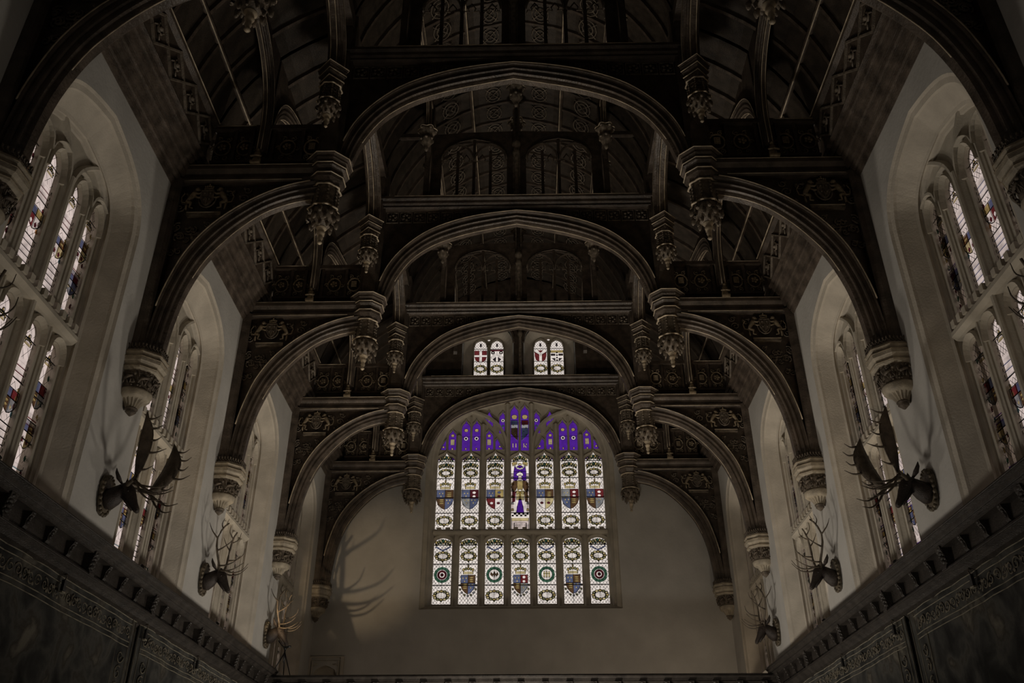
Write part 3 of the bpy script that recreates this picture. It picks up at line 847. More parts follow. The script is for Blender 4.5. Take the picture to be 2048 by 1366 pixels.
# thickness of the side walls behind the reveals
mb = MB()
for s in (-1, 1):
    mp = lambda p, z, d, s=s: (s * (BX + d), p, z)
    hs = [[(p + (a + b) / 2, z) for p, z in OUT] for a, b in BAYS]
    mb.plate([(-1.4, -1.6), (EY + .6, -1.6), (EY + .6, 15.2), (-1.4, 15.2)], hs, .86, .95, mp, 0, True, True, True)
mb.build('wall_outside', M_STONE)['kind'] = 'structure'
mb = MB(); mp = end_mp(EY)
O = four(3.0, 10.95, 13.80, 36, WX, .72, .50, .20, 6.42)
small = [four(.84, 15.35, 16.16, 20, c, .75, .55, .12, 14.05) for c in (-1.10, .99)]
door = [(-5.96, 2.0), (-5.30, 2.0), (-5.30, 4.62), (-5.36, 4.74), (-5.50, 4.82), (-5.63, 4.86), (-5.76, 4.82), (-5.90, 4.74), (-5.96, 4.62)]
mb.plate([(-6.4, -1.6), (6.4, -1.6), (6.4, 19.5), (-6.4, 19.5)], [O] + small + [door], 0, 1, mp, 0, False, False, False)
mb.build('wall_end', M_PLASTER)['kind'] = 'structure'
mb = MB()
O2 = four(2.95, 10.95, 13.75, 36, WX, .72, .50, .20, 6.45)
s2 = [four(.7, 15.4, 16.05, 20, c, .75, .55, .12, 14.2) for c in (-1.10, .99)]
mb.plate([(-7.05, -1.6), (7.05, -1.6), (7.05, 19.5), (-7.05, 19.5)], [O2] + s2, .64, .75, mp, 0, True)
mb.build('wall_end_outer', M_STONE)['kind'] = 'structure'
mb = MB(); mb.box(-7.05, 7.05, ALLY[0] - .3, ALLY[0], -1.6, 19); mb.build('wall_back', M_PLASTER)['kind'] = 'structure'
mb = MB(); mb.box(-7.05, 7.05, ALLY[0] - .3, EY + .75, -1.75, -1.6); mb.build('floor', M_FLOOR)['kind'] = 'structure'
mb = MB(); mb.box(-150, 150, -150, 180, -2.2, -1.8); mb.build('ground', M_GROUND)['kind'] = 'structure'

for s, nm in ((-1, 'left'), (1, 'right')):
    protos = [side_window(s, 0), side_window(s, 1)]
    index_kids()
    used = set()
    for k, (a, b) in enumerate(BAYS):
        i = k % 2
        r_ = protos[i] if i not in used else dup(protos[i])
        used.add(i)
        r_.location = (0, (a + b) / 2 - (SH[s]), 0)
        r_['kind'] = 'structure'
tag(great_window(), kind='structure')
tracery_badges()
for i, c in enumerate((-1.10, .99)): tag(small_window(c, i), kind='structure')

# doorway to the stair turret in the end wall
root = empty('door_1'); root['kind'] = 'structure'
mb = MB(); mp = end_mp(EY)
mb.plate([(-6.0, 2.0), (-5.26, 2.0), (-5.26, 4.95), (-6.0, 4.95)], [], .25, .3, mp); mb.build('doorway_shade', M_BLACK, root)  # black sheet painting the shade inside the open doorway
mb = MB()
fr = [(-6.10, 2.0), (-6.10, 5.08), (-5.15, 5.08), (-5.15, 2.0)]
strip(mb, fr, .10, mp, 0, .06)
fr = [(-6.01, 2.0), (-6.01, 4.98), (-5.25, 4.98), (-5.25, 2.0)]
strip(mb, fr, .04, mp, 0, .035)
mb.plate(door, [[(x * .999 - .0056, z - .0) for x, z in door]] if False else [], .24, .25, mp, 0, False)
mb.loft([[mp(x, z, d) for x, z in door] for d in (0, .05, .25)], True, False)
mb.build('door_frame', M_STONE, root)
mb = MB()
for s_ in (-1, 1):
    for k in range(3):
        mb.tube([mp(-5.63 + s_ * (.30 - .05 * k), 4.92 - .015 * k, -.01), mp(-5.63 + s_ * (.34), 4.84, -.01)], .012, 5)
mb.build('spandrel_carving', M_STONE, root)

# ------------------------------------------------------------------ roof: boarded ceiling
AISLE = spline([(5.62, 12.1), (5.34, 12.9), (4.82, 13.7), (4.15, 14.3), (3.42, 14.75)], 8)
NAVE = spline([(3.35, 14.85), (3.15, 15.6), (2.7, 16.5), (2.2, 17.05), (1.2, 17.72), (0, 18.05)], 12)
ceil = empty('ceiling'); ceil['kind'] = 'structure'
mb = MB()
for s in (-1, 1):
    for prof in (AISLE, NAVE):
        A = [(s * (x + .12), z + .14) for x, z in prof]
        mb.add([(x, y, z) for x, z in A for y in (ALLY[0], EY + .1)], [(2 * i, 2 * i + 1, 2 * i + 3, 2 * i + 2) for i in range(len(A) - 1)])
    mb.add([(s * 6.4, y, z) for z in (12.0, 15.2) for y in (ALLY[0], EY + .1)], [(0, 1, 3, 2)])
mb.add([(x, y, 19) for x in (-7, 7) for y in (ALLY[0], EY + .7)], [(0, 1, 3, 2)])
for s in (-1, 1): mb.add([(s * 7, y, z) for z in (15.1, 19) for y in (ALLY[0], EY + .7)], [(0, 1, 3, 2)])
for s in (-1, 1): mb.add([(s * x, y, 15.15) for x in (6.0, 7.05) for y in (ALLY[0], EY + .7)], [(0, 1, 3, 2)])
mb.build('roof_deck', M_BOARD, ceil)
def curved_board(prof, s, n0, n1, y0, y1, th):
    m_ = MB(); P = prof[n0:n1 + 1]
    rings = [[(s * x, y0, z), (s * x, y1, z), (s * (x + th * .8), y1, z + th), (s * (x + th * .8), y0, z + th)] for x, z in P]
    m_.loft(rings, True, True); return m_
cache = {}
NS = 7
for (a, b) in BAYS[1:]:
    L = b - a
    for s in (-1, 1):
        for nm, prof, cuts in (('a', AISLE, ((0, 8),)), ('n', NAVE, ((0, 5), (5, 8), (8, 12)))):
            for n0, n1 in cuts:
                key = (nm, s, n0)
                for k in range(NS):
                    if key not in cache:
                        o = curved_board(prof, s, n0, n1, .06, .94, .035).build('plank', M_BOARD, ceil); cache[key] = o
                    else:
                        o = cache[key].copy(); COL.objects.link(o)
                    o.location = (0, a + L * (k + .0) / NS, 0); o.scale = (1, L / NS, 1)
for s in (-1, 1):
    for nm, prof in (('a', AISLE), ('n', NAVE)):
        rb = None
        for (a, b) in BAYS[1:]:
            L = b - a
            for k in range(1, NS):
                if rb is None:
                    m_ = MB(); m_.loft([[(s * (x - .05), -.035, z - .06), (s * (x - .05), .035, z - .06), (s * (x + .02), .05, z + .02), (s * (x + .02), -.05, z + .02)] for x, z in prof])
                    rb = m_.build('ceiling_rib', M_WOOD, ceil); o = rb
                else: o = rb.copy(); COL.objects.link(o)
                o.location = (0, a + L * k / NS, 0)
    for x, z in ((1.2, 17.66), (2.2, 16.98), (4.82, 13.62), (5.34, 12.84)):
        m_ = MB(); m_.tube([(s * x, 3.2, z), (s * x, EY, z)], .06, 8); o = m_.build('purlin', M_WOOD, ceil)
        m_ = MB(); m_.tube([(s * (x - .03), 3.2, z - .06), (s * (x - .03), EY, z - .06)], .014, 5); m_.build('gilt_bead', M_BEAD, ceil)
m_ = MB(); m_.tube([(0, 3.2, 17.98), (0, EY, 17.98)], .08, 8); m_.build('purlin', M_WOOD, ceil)
# carved roundel tracery on the ceiling boards
sc = None
for (a, b) in BAYS[2:]:
    L = b - a
    for s in (-1, 1):
        for k in range(NS):
            if sc is None:
                m_ = MB()
                for x, z, sl in ((.62, 17.86, .22), (1.75, 17.3, .6)):
                    for r_ in (.2, .12):
                        m_.tube([(x + r_ * math.cos(t), r_ * math.sin(t) * 1.3, z - r_ * math.cos(t) * sl) for t in [2 * PI * q / 14 for q in range(15)]], .014, 4)
                    for q in range(4):
                        t = q * PI / 2 + .78
                        m_.tube([(x, 0, z), (x + .28 * math.cos(t), .3 * math.sin(t), z - .28 * math.cos(t) * sl)], .012, 4)
                sc = m_.build('carved_tracery', M_CARVE, ceil); o = sc
            else: o = sc.copy(); COL.objects.link(o)
            o.location = (0, a + L * (k + .5) / NS, 0); o.scale = (s, 1, 1)

# ------------------------------------------------------------------ wood wall plates (planks + lozenge frieze)
for s, nm in ((-1, 'left'), (1, 'right')):
    root = empty('trim_1' if s < 0 else 'trim_2'); root['kind'] = 'structure'
    NPK = 6
    for i in range(NPK):
        f0, f1 = i / NPK, (i + 1) / NPK
        P = lambda f, o: (s * (6.10 - .35 * f - o), 10.40 + .76 * f - o * .5)
        g_ = .012 / .8; bev = .02
        sec = [P(f0 + g_, -.01), P(f0 + g_ + .006, .008), P(f0 + .4 / NPK, .010 + .006 * (i % 2)), P(f1 - g_ - .006, .008), P(f1 - g_, -.01)]
        m_ = MB(); m_.loft([[(a, y, z) for a, z in sec + [(s * 6.3, 10.40 + .76 * f1), (s * 6.3, 10.40 + .76 * f0)]] for y in (3.2, EY)])
        m_.build('plank', M_WOODX, root)
    m_ = MB(); m_.loft([[(s * x, y, z) for x, z in ((5.95, 11.16), (5.72, 11.16), (5.68, 11.2), (5.72, 11.24), (5.73, 11.3), (5.66, 11.95), (5.58, 12.0), (5.56, 12.08), (5.62, 12.13), (5.9, 12.13))] for y in (3.2, EY)])
    m_.build('frieze', M_WOOD, root)
    m_ = MB(); m_.tube([(s * 5.56, 3.2, 12.06), (s * 5.56, EY, 12.06)], .012, 5); m_.build('gilt_bead', M_BEAD, root)
    loz = None
    for (a, b) in BAYS[1:]:
        for k in range(6):
            y = a + (b - a) * (k + .5) / 6
            if loz is None:
                m_ = MB(); mpz = lambda p, z, d: (s * (5.70 - (z - 11.6) * .1 + d), p, z)
                strip(m_, [(-.38, 11.62), (0, 11.93), (.38, 11.62), (0, 11.3)], .045, mpz, .01, .05, 0, True)
                q = [(s * (5.67 - .0), .09 * math.cos(t), 11.62 + .09 * math.sin(t)) for t in [2 * PI * i / 10 for i in range(11)]]
                m_.tube(q, .025, 5); m_.blob((s * 5.66, 0, 11.62), .05)
                for t in range(4): m_.tube([(s * 5.67, .1 * math.cos(t * 1.57), 11.62 + .1 * math.sin(t * 1.57)), (s * 5.68, .2 * math.cos(t * 1.57 + .4), 11.62 + .2 * math.sin(t * 1.57 + .4))], [.02, .012], 5)
                loz = m_.build('lozenge', M_CARVE, root); o = loz
            else: o = loz.copy(); COL.objects.link(o)
            o.location = (0, y, 0)

# ------------------------------------------------------------------ the hammerbeam truss
FRONT = [(0, .20), (.07, .215), (.13, .20), (.17, .165), (.30, .15), (.36, .175), (.46, .18), (.50, .14), (.62, .125), (.68, .145), (.76, .14), (.80, .10), (.92, .085), (1.0, .07)]
ARCHP = [(t, -o) for t, o in FRONT] + [(t, o) for t, o in FRONT[::-1]]
def xz(s): return lambda x, z, d: (s * x, d, z)
H_IN = spline([(3.48, 10.22), (3.72, 10.19), (4.05, 10.10), (4.42, 9.92), (4.77, 9.62), (5.05, 9.29), (5.29, 8.93), (5.45, 8.55), (5.57, 8.12), (5.64, 7.65), (5.67, 7.28), (5.69, 7.0)], 36)
H_EX = spline([(3.48, 10.55), (3.75, 10.50), (4.06, 10.41), (4.46, 10.22), (4.90, 9.91), (5.30, 9.50), (5.60, 9.0), (5.76, 8.52), (5.87, 8.02), (5.93, 7.5), (5.95, 7.2), (5.96, 7.0)], 36)
C_EX = [(0, 13.47), (.63, 13.39), (1.25, 13.25), (1.87, 13.01), (2.32, 12.72), (2.72, 12.31), (2.98, 11.9), (3.14, 11.46), (3.2, 11.08)]
C_IN = [(0, 13.17), (.62, 13.03), (1.2, 12.88), (1.76, 12.67), (2.15, 12.44), (2.46, 12.16), (2.70, 11.80), (2.87, 11.42), (2.97, 11.08)]
def full(h): 
    c = spline(h, 24); c[0] = h[0]
    return [(-a, b) for a, b in c[::-1]][:-1] + c
def edge_bead(name, pts, mp, d, r, parent):
    m_ = MB()
    for sg in (-1, 1): m_.tube([mp(a, b, sg * d) for a, b in pts], r, 5)
    return m_.build(name, M_BEAD, parent)

def pendant_parts(par, cx, cy, s=1, k=1.0, zt=11.08, square=False):
    """octagonal hanging pendant: cap, drum with colonnettes, scalloped rings, leafy bulb, knop"""
    Z = lambda z: zt + (z - 11.08) * k
    n = 4 if square else 8
    f = .95 if square else 1 / math.cos(PI / 8)
    rot = 0 if square else PI / 8
    m_ = MB()
    m_.lathe([(r * f * k, Z(z)) for r, z in ((.30, 11.09), (.385, 11.08), (.39, 11.03), (.36, 10.99), (.36, 10.95), (.325, 10.91), (.325, 10.87), (.34, 10.84), (.335, 10.80), (.28, 10.76), (.28, 10.68), (.30, 10.65), (.29, 10.58), (.24, 10.50), (.22, 10.44))], n, (cx, cy), rot)
    m_.build('pendant_cap', M_WOODX, par)
    m_ = MB()
    for r, z in ((.388, 11.05), (.342, 10.85), (.303, 10.65)):
        R_ = r * f * k
        P = [(cx + R_ * math.cos(rot + 2 * PI * j / n), cy + R_ * math.sin(rot + 2 * PI * j / n), Z(z)) for j in range(n + 1)]
        m_.tube(P, .014, 4)
    m_.build('cap_beading', M_BEAD, par)
    m_ = MB(); m_.lathe([(.20 * f * k, Z(10.46)), (.205 * f * k, Z(9.98))], 8, (cx, cy))
    for j in range(8):
        a = PI / 8 + j * PI / 4; x, y = cx + .225 * k * math.cos(a), cy + .225 * k * math.sin(a)
        for q in range(6): m_.blob((x, y, Z(10.40 - .075 * q)), (.026 * k, .026 * k, .04 * k), 5)
        a += PI / 8; x, y = cx + .19 * k * math.cos(a), cy + .19 * k * math.sin(a)
        for q in range(2):
            m_.tube([(x + .05 * k * math.cos(t) * -math.sin(a), y + .05 * k * math.cos(t) * math.cos(a), Z(10.30 - .2 * q) + .06 * k * math.sin(t)) for t in [2 * PI * u / 8 for u in range(9)]], .016 * k, 4)
    m_.build('pendant_drum', M_CARVE, par)
    for nm, zr, r0 in (('scalloped_ring', 10.44, .245), ('scalloped_ring', 9.97, .255)):
        m_ = MB(); P = []
        for j in range(33):
            a = 2 * PI * j / 32; r = r0 * k * (1 + .10 * math.cos(8 * a))
            P.append((cx + r * math.cos(a + PI / 8), cy + r * math.sin(a + PI / 8), Z(zr) - .012 * math.cos(8 * a)))
        m_.tube(P, .020 * k, 5); m_.build(nm, M_BEAD, par)
    m_ = MB()
    m_.lathe([(.22 * k, Z(9.98)), (.235 * k, Z(9.88)), (.21 * k, Z(9.76)), (.14 * k, Z(9.66)), (.07 * k, Z(9.60))], 16, (cx, cy), smooth=True)
    for j in range(8):
        a = j * PI / 4
        for (r0, z0, r1, z1, w_) in ((.2, 9.95, .275, 9.80, .05), (.2, 9.82, .25, 9.68, .045), (.13, 9.70, .17, 9.58, .035)):
            b = a + (PI / 8 if z0 < 9.9 and z0 > 9.75 else 0)
            m_.tube([(cx + r * k * math.cos(b), cy + r * k * math.sin(b), Z(z)) for r, z in ((r0, z0), ((r0 + r1) / 2 + .02, (z0 + z1) / 2), (r1, z1), (r1 + .012, z1 - .03))], [w_ * .6 * k, w_ * k, w_ * .7 * k, .012 * k], 5)
    m_.build('leaf_bulb', M_CARVE, par)
    m_ = MB()
    m_.lathe([(r * k, Z(z)) for r, z in ((.05, 9.64), (.088, 9.62), (.092, 9.595), (.06, 9.57), (.058, 9.52), (.070, 9.50), (.05, 9.46), (.04, 9.42), (.05, 9.39), (.035, 9.35), (.032, 9.31), (.045, 9.29), (.02, 9.26))], 12, (cx, cy), smooth=True)
    m_.build('pendant_knop', M_BEAD, par)

def lion(m_, x, z, y, f=1, k=1.0):
    """small rampant beast in the x-z plane, facing f"""
    P = lambda a, b, c=0: (x + f * a * k, y + c * k, z + b * k)
    m_.tube([P(-.09, -.10), P(-.06, 0), P(0, .10), P(.03, .17)], [.05 * k, .045 * k, .06 * k, .045 * k], 6)
    m_.blob(P(.06, .22), (.055 * k, .045 * k, .055 * k)); m_.blob(P(.11, .20), (.03 * k, .03 * k, .025 * k))
    m_.tube([P(.03, .12, -.02), P(.12, .10, -.03), P(.17, .14, -.03)], [.03 * k, .02 * k, .016 * k], 5)
    m_.tube([P(.02, .08, .02), P(.11, .02, -.01), P(.18, .02, -.02)], [.03 * k, .02 * k, .016 * k], 5)
    m_.tube([P(-.08, -.09, -.02), P(.0, -.13, -.03), P(-.02, -.24, -.03), P(.05, -.25, -.03)], [.045 * k, .03 * k, .018 * k, .016 * k], 5)
    m_.tube([P(-.09, -.10, .02), P(-.10, -.18, 0), P(-.09, -.27, 0)], [.04 * k, .025 * k, .018 * k], 5)
    m_.tube([P(-.11, -.10), P(-.20, -.08), P(-.23, .04), P(-.18, .13), P(-.21, .18)], [.016 * k, .014 * k, .012 * k, .012 * k, .02 * k], 5)
def spiral(m_, cx, cz, mp, d, r, turns=1.4, a0=0, sg=1, th=.02):
    n = 14; m_.tube([mp(cx + r * (1 - .8 * i / n) * math.cos(a0 + sg * turns * 2 * PI * i / n), cz + r * (1 - .8 * i / n) * math.sin(a0 + sg * turns * 2 * PI * i / n), d) for i in range(n + 1)], [th * (1 - .3 * i / n) for i in range(n)] + [th * 1.3], 4)

def make_truss():
    T = empty('roof_truss')
    for s in (-1, 1):
        mp = xz(s)
        m_ = MB(); m_.loft([[(s * x, y, z) for y, z in ((-.17, 10.54), (-.20, 10.57), (-.20, 10.62), (-.16, 10.65), (-.16, 10.74), (-.20, 10.78), (-.24, 10.80), (-.24, 10.87), (-.20, 10.91), (.2, 10.91), (.24, 10.87), (.16, 10.7), (.2, 10.6), (.17, 10.54))] for x in (3.4, 6.15)])
        hb = m_.build('hammer_beam', M_WOODX, T)
        m_ = MB()
        for sg in (-1, 1):
            m_.tube([(s * 3.5, sg * .24, 10.89), (s * 5.9, sg * .24, 10.89)], .010, 4); m_.tube([(s * 3.8, sg * .2, 10.57), (s * 5.9, sg * .2, 10.57)], .010, 4)
        m_.build('beam_beading', M_BEAD, hb)
        m_ = MB(); m_.loft([[(s * x, y, z) for x, y in ((5.97, -.16), (5.93, -.2), (5.96, -.24), (6.0, -.27), (6.12, -.29), (6.12, .29), (6.0, .27), (5.96, .24), (5.93, .2), (5.97, .16))] for z in (6.95, 10.6)])
        m_.add([(s * x, y, z) for x, y in ((5.70, -.12), (5.70, .12), (6.1, .2), (6.1, -.2)) for z in (6.95, 7.2)], [(0, 2, 3, 1), (2, 4, 5, 3), (0, 1, 7, 6)])
        m_.build('wall_post', M_WOODX, T)
        m_ = MB(); sweep2(m_, H_EX, H_IN, ARCHP, mp); br = m_.build('arched_brace', M_WOODX, T)
        edge_bead('brace_beading', H_EX[2:28], mp, .212, .014, br)
        m_ = MB(); m_.tube([mp(a, b, -.06) for a, b in H_IN[2:24]], .011, 4); m_.build('brace_beading', M_BEAD, br)
        # spandrel with carved arms
        m_ = MB(); out = H_EX[3:] + [(6.0, 7.0), (6.0, 10.56), (3.75, 10.56)]
        m_.plate(out, [], -.05, .05, mp); sp_ = m_.build('spandrel_panel', M_WOOD, T)
        m_ = MB()
        m_.box(*sorted((s * 5.17, s * 5.78)), -.13, -.04, 9.83, 9.89); m_.build('carved_shelf', M_CARVE, sp_)
        m_ = MB(); m_.tube([(s * 5.17, -.13, 9.895), (s * 5.78, -.13, 9.895)], .012, 4); m_.build('gilt_bead', M_BEAD, sp_)
        m_ = MB(); P = [(5.35, 10.36), (5.35, 10.18), (5.40, 10.08), (5.46, 10.02), (5.52, 10.08), (5.57, 10.18), (5.57, 10.36)]
        m_.plate(P, [], -.15, -.05, mp); strip(m_, P, .02, mp, -.15, .02, 0, True)
        m_.box(*sorted((s * 5.452, s * 5.468)), -.165, -.15, 10.04, 10.36); m_.box(*sorted((s * 5.36, s * 5.56)), -.165, -.15, 10.19, 10.205)
        for dx_, dz_ in ((-.05, .1), (.05, .1), (-.05, -.03), (.05, -.03)): m_.blob((s * (5.46 + dx_), -.16, 10.2 + dz_), .022, 5)
        m_.tube([mp(5.46 + .15 * math.cos(t), 10.2 + .19 * math.sin(t), -.12) for t in [2 * PI * q / 16 for q in range(17)]], .016, 4)
        m_.build('shield_of_arms', M_CARVE, sp_)
        m_ = MB(); m_.tube([mp(5.38, 10.41, -.14), mp(5.54, 10.41, -.14)], .022, 5)
        for q in range(5): m_.blob((s * (5.39 + .035 * q), -.14, 10.455 + .012 * (2 - abs(q - 2))), (.018, .018, .03), 5)
        m_.blob((s * 5.46, -.14, 10.515), .018, 5); m_.build('carved_crown', M_GILT, sp_)
        for cxx, f in ((5.20, 1), (5.72, -1)):
            m_ = MB(lambda p, s=s: (s * p[0], p[1], p[2])); lion(m_, cxx, 10.2, -.13, f, .92); m_.build('carved_beast', M_GILT, sp_)
        m_ = MB(); rr = random.Random(5)
        for q in range(150):
            x = rr.uniform(3.9, 5.95); z = rr.uniform(7.4, 10.5)
            ok = inside((x, z), out)
            if not ok or (5.1 < x < 5.8 and 9.8 < z < 10.55): continue
            if min(math.dist((x, z), p) for p in H_EX) < .07: continue
            spiral(m_, x, z, mp, -.07, rr.uniform(.05, .10), 1.3, rr.uniform(0, 6), rr.choice((-1, 1)), .018)
            m_.blob((s * (x + .06), -.075, z + .04), (.03, .02, .03), 5)
        o = m_.build('scrollwork', M_CARVE, sp_); o['kind'] = 'stuff'
        # pendant
        pe = MB(); pe.lathe([(.16, 11.0), (.16, 10.5)], 8, (s * 3.385, 0)); pe = pe.build('pendant', M_WOODX, T)
        pendant_parts(pe, s * 3.385, 0)
        # hammer post
        m_ = MB(); m_.loft([[(s * x, y, z) for x, y in ((3.16, -.10), (3.16, -.16), (3.22, -.17), (3.24, -.23), (3.52, -.23), (3.54, -.17), (3.60, -.16), (3.60, .16), (3.54, .17), (3.52, .23), (3.24, .23), (3.22, .17), (3.16, .16))] for z in (11.05, 14.9)])
        m_.build('hammer_post', M_WOODX, T)
        # frieze panel above the hammer beam with painted badges
        m_ = MB(); m_.plate([(3.6, 10.9), (5.62, 10.9), (5.62, 12.02), (3.6, 12.02)], [], .02, .08, mp); fz = m_.build('frieze_panel', M_WOOD, T)
        m_ = MB()
        m_.box(*sorted((s * 3.6, s * 5.62)), -.07, .02, 11.93, 12.02); m_.box(*sorted((s * 3.6, s * 5.62)), -.05, .02, 11.12, 11.17)
        for x in (3.95, 4.5, 4.9, 5.22): m_.box(*sorted((s * (x - .03), s * (x + .03))), -.04, .02, 11.15, 11.95)
        m_.build('frieze_framing', M_WOOD, fz)
        m_ = MB(); m_.tube([(s * 4.85, -.075, 12.0), (s * 5.6, -.075, 12.0)], .010, 4); m_.build('gilt_bead', M_BEAD, fz)
        for q, x in enumerate((5.44, 5.02, 4.22, 3.76)):
            m_ = MB()
            m_.tube([mp(x + .15 * math.cos(t), 11.5 + .18 * math.sin(t), -.01) for t in [2 * PI * u / 12 for u in range(13)]], .018, 5)
            for u in range(6): spiral(m_, x + .17 * math.cos(u * 1.05), 11.5 + .26 * math.sin(u * 1.05), mp, 0, .06, 1.2, u, 1, .012)
            if q in (3, 1) and s < 0 or q in (0, 2) and s > 0:
                pass
            if q == 3 or (q == 1 and s > 0):
                for u in range(4): m_.box(*sorted((s * (x - .06), s * (x + .06))), -.05, -.03, 11.43 + u * .042, 11.448 + u * .042)
                for u in range(3): m_.box(*sorted((s * (x - .055 + u * .045), s * (x - .04 + u * .045))), -.045, -.03, 11.42, 11.58)
            else:
                for u in range(5): m_.blob(mp(x + .055 * math.cos(u * 1.257), 11.5 + .055 * math.sin(u * 1.257), -.04), (.033, .02, .033), 6)
                m_.blob(mp(x, 11.5, -.05), .026, 6)
            m_.build('badge', M_BEAD if q == 3 else M_GILT, fz)
        # seated carved figure that carries the aisle rib
        m_ = MB(); fx = s * 4.68
        m_.box(fx - .09, fx + .09, -.30, -.12, 10.90, 10.95)
        m_.lathe([(.085, 10.95), (.075, 11.05), (.06, 11.12), (.07, 11.17), (.03, 11.22)], 8, (fx, -.2), smooth=True)
        m_.blob((fx, -.22, 11.25), .042); m_.tube([(fx - .07, -.2, 11.15), (fx - .09, -.28, 11.06), (fx, -.3, 11.06)], .02, 5); m_.tube([(fx + .07, -.2, 11.15), (fx + .09, -.28, 11.06), (fx, -.3, 11.06)], .02, 5)
        m_.build('carved_figure', M_GILT, T)
    # centre arch
    mp = xz(1)
    m_ = MB(); sweep2(m_, full(C_EX), full(C_IN), ARCHP, mp); ca = m_.build('collar_arch', M_WOODX, T)
    E_, I_ = full(C_EX), full(C_IN)
    edge_bead('arch_beading', E_[3:-3], mp, .212, .014, ca)
    m_ = MB(); m_.tube([mp(a, b, -.06) for a, b in I_[4:-4]], .012, 4); m_.build('arch_beading', M_BEAD, ca)
    m_ = MB(); m_.loft([[(x, y, z) for y, z in ((-.14, 13.58), (-.18, 13.62), (-.16, 13.68), (-.20, 13.72), (-.20, 13.80), (-.25, 13.84), (-.25, 13.91), (.25, 13.91), (.2, 13.72), (.14, 13.58))] for x in (-3.3, 3.3)])
    cb = m_.build('collar_beam', M_WOODX, T)
    m_ = MB(); m_.tube([(-2.95, -.25, 13.91), (2.95, -.25, 13.91)], .010, 4); m_.build('beam_beading', M_BEAD, cb)
    m_ = MB(); out = [(x, z) for x, z in E_] + [(3.2, 13.6), (-3.2, 13.6)]
    m_.plate(out, [], -.02, .04, mp); sp_ = m_.build('carved_spandrel', M_WOOD, T)
    for s in (-1, 1):
        for q in range(6):
            x = 1.35 + .33 * q; zt = 13.56; E2 = [z for a, z in E_ if abs(a - x) < .2]
            zb = max(E2) if E2 else 12
            h_ = min(.30, zt - zb - .02)
            if h_ < .1: continue
            m_ = MB(); cz = zt - h_ / 2
            strip(m_, rect(s * x - .14, s * x + .14, zt - h_, zt), .02, mp, -.02, .03, 0, True)
            for u in range(5): m_.blob(mp(s * x + .07 * math.cos(u * 1.257), cz + h_ * .24 * math.sin(u * 1.257), -.05), (.035, .02, .035), 6)
            m_.tube([mp(s * x + .11 * math.cos(t), cz + h_ * .38 * math.sin(t), -.03) for t in [2 * PI * u / 10 for u in range(11)]], .012, 4)
            m_.build('carved_rosette', M_CARVE, sp_)
    return T

def gable_screen(T):
    mp = xz(1)
    NV = [(x - .02, z) for x, z in NAVE if z > 14.9]
    out = [(-x, z) for x, z in NV] + [(x, z) for x, z in NV[::-1][1:]] + [(3.3, 13.9), (-3.3, 13.9)]
    # solid framing with two pointed openings each side of the king post and open quarters outside the queen posts
    op = [four(.82, 15.2, 15.88, 18, c, .72, .52, .2, 13.93) for c in (-1.06, 1.06)]
    m_ = MB()
    outer = [(-2.2, 13.9), (2.2, 13.9), (2.2, 16.05), (1.3, 16.12), (0, 16.16), (-1.3, 16.12), (-2.2, 16.05)]
    m_.plate(outer, op, -.06, .06, mp)
    gs = m_.build('gable_screen', M_WOOD, T)
    for c in (-1.06, 1.06):
        m_ = MB()
        for A in op: pass
        o = four(.82, 15.2, 15.88, 18, c, .72, .52, .2)
        for x in (-.41, 0, .41): m_.box(c + x - .035, c + x + .035, -.06, .04, 13.92, 15.5 if x else 15.85)
        for x in (-.41, .41):
            A = four(.39, 15.15, 15.72, 14, c + x, .72, .5, .35); strip(m_, A, .035, mp, -.03, .05)
        m_.build('tracery_mullions', M_WOOD, gs)
        m_ = MB(); m_.tube([mp(a, b, -.075) for a, b in o], .010, 4)
        for x in (-.41, .41): m_.tube([mp(a, b, -.085) for a, b in four(.39, 15.15, 15.72, 12, c + x, .72, .5, .35)], .008, 4)
        m_.build('tracery_beading', M_CARVE, gs)
        m_ = MB()
        for x in (-.62, -.2, .2, .62):
            for s_ in (-1, 1):
                m_.tube([mp(c + x + s_ * .17, 15.1, 0), mp(c + x + s_ * .15, 15.2, 0), mp(c + x + s_ * .05, 15.18, 0), mp(c + x + s_ * .08, 15.28, 0), mp(c + x, 15.42, 0)], .016, 4)
        m_.build('cusps', M_CARVE, gs)
    m_ = MB()
    m_.box(-.09, .09, -.10, .08, 13.9, 16.9)
    m_.lathe([(.05, 13.9), (.085, 13.95), (.085, 14.05), (.055, 14.1), (.05, 15.2), (.08, 15.27), (.10, 15.33), (.075, 15.42), (.07, 15.5), (.11, 15.6), (.115, 15.68), (.06, 15.75), (.055, 17.9)], 10, (0, -.14), smooth=True)
    m_.build('king_post', M_CARVE, T)
    for s in (-1, 1):
        m_ = MB(); m_.box(s * 2.2 - .09, s * 2.2 + .09, -.12, .1, 13.9, 17.0)
        m_.tube([(s * 2.14, -.14, 13.95), (s * 2.14, -.14, 16.9)], .018, 5)
        m_.build('queen_post', M_WOODX, T)
        m_ = MB(); m_.box(*sorted((s * 2.25, s * 3.3)), -.05, .06, 16.0, 16.12); m_.build('strut', M_WOOD, T)
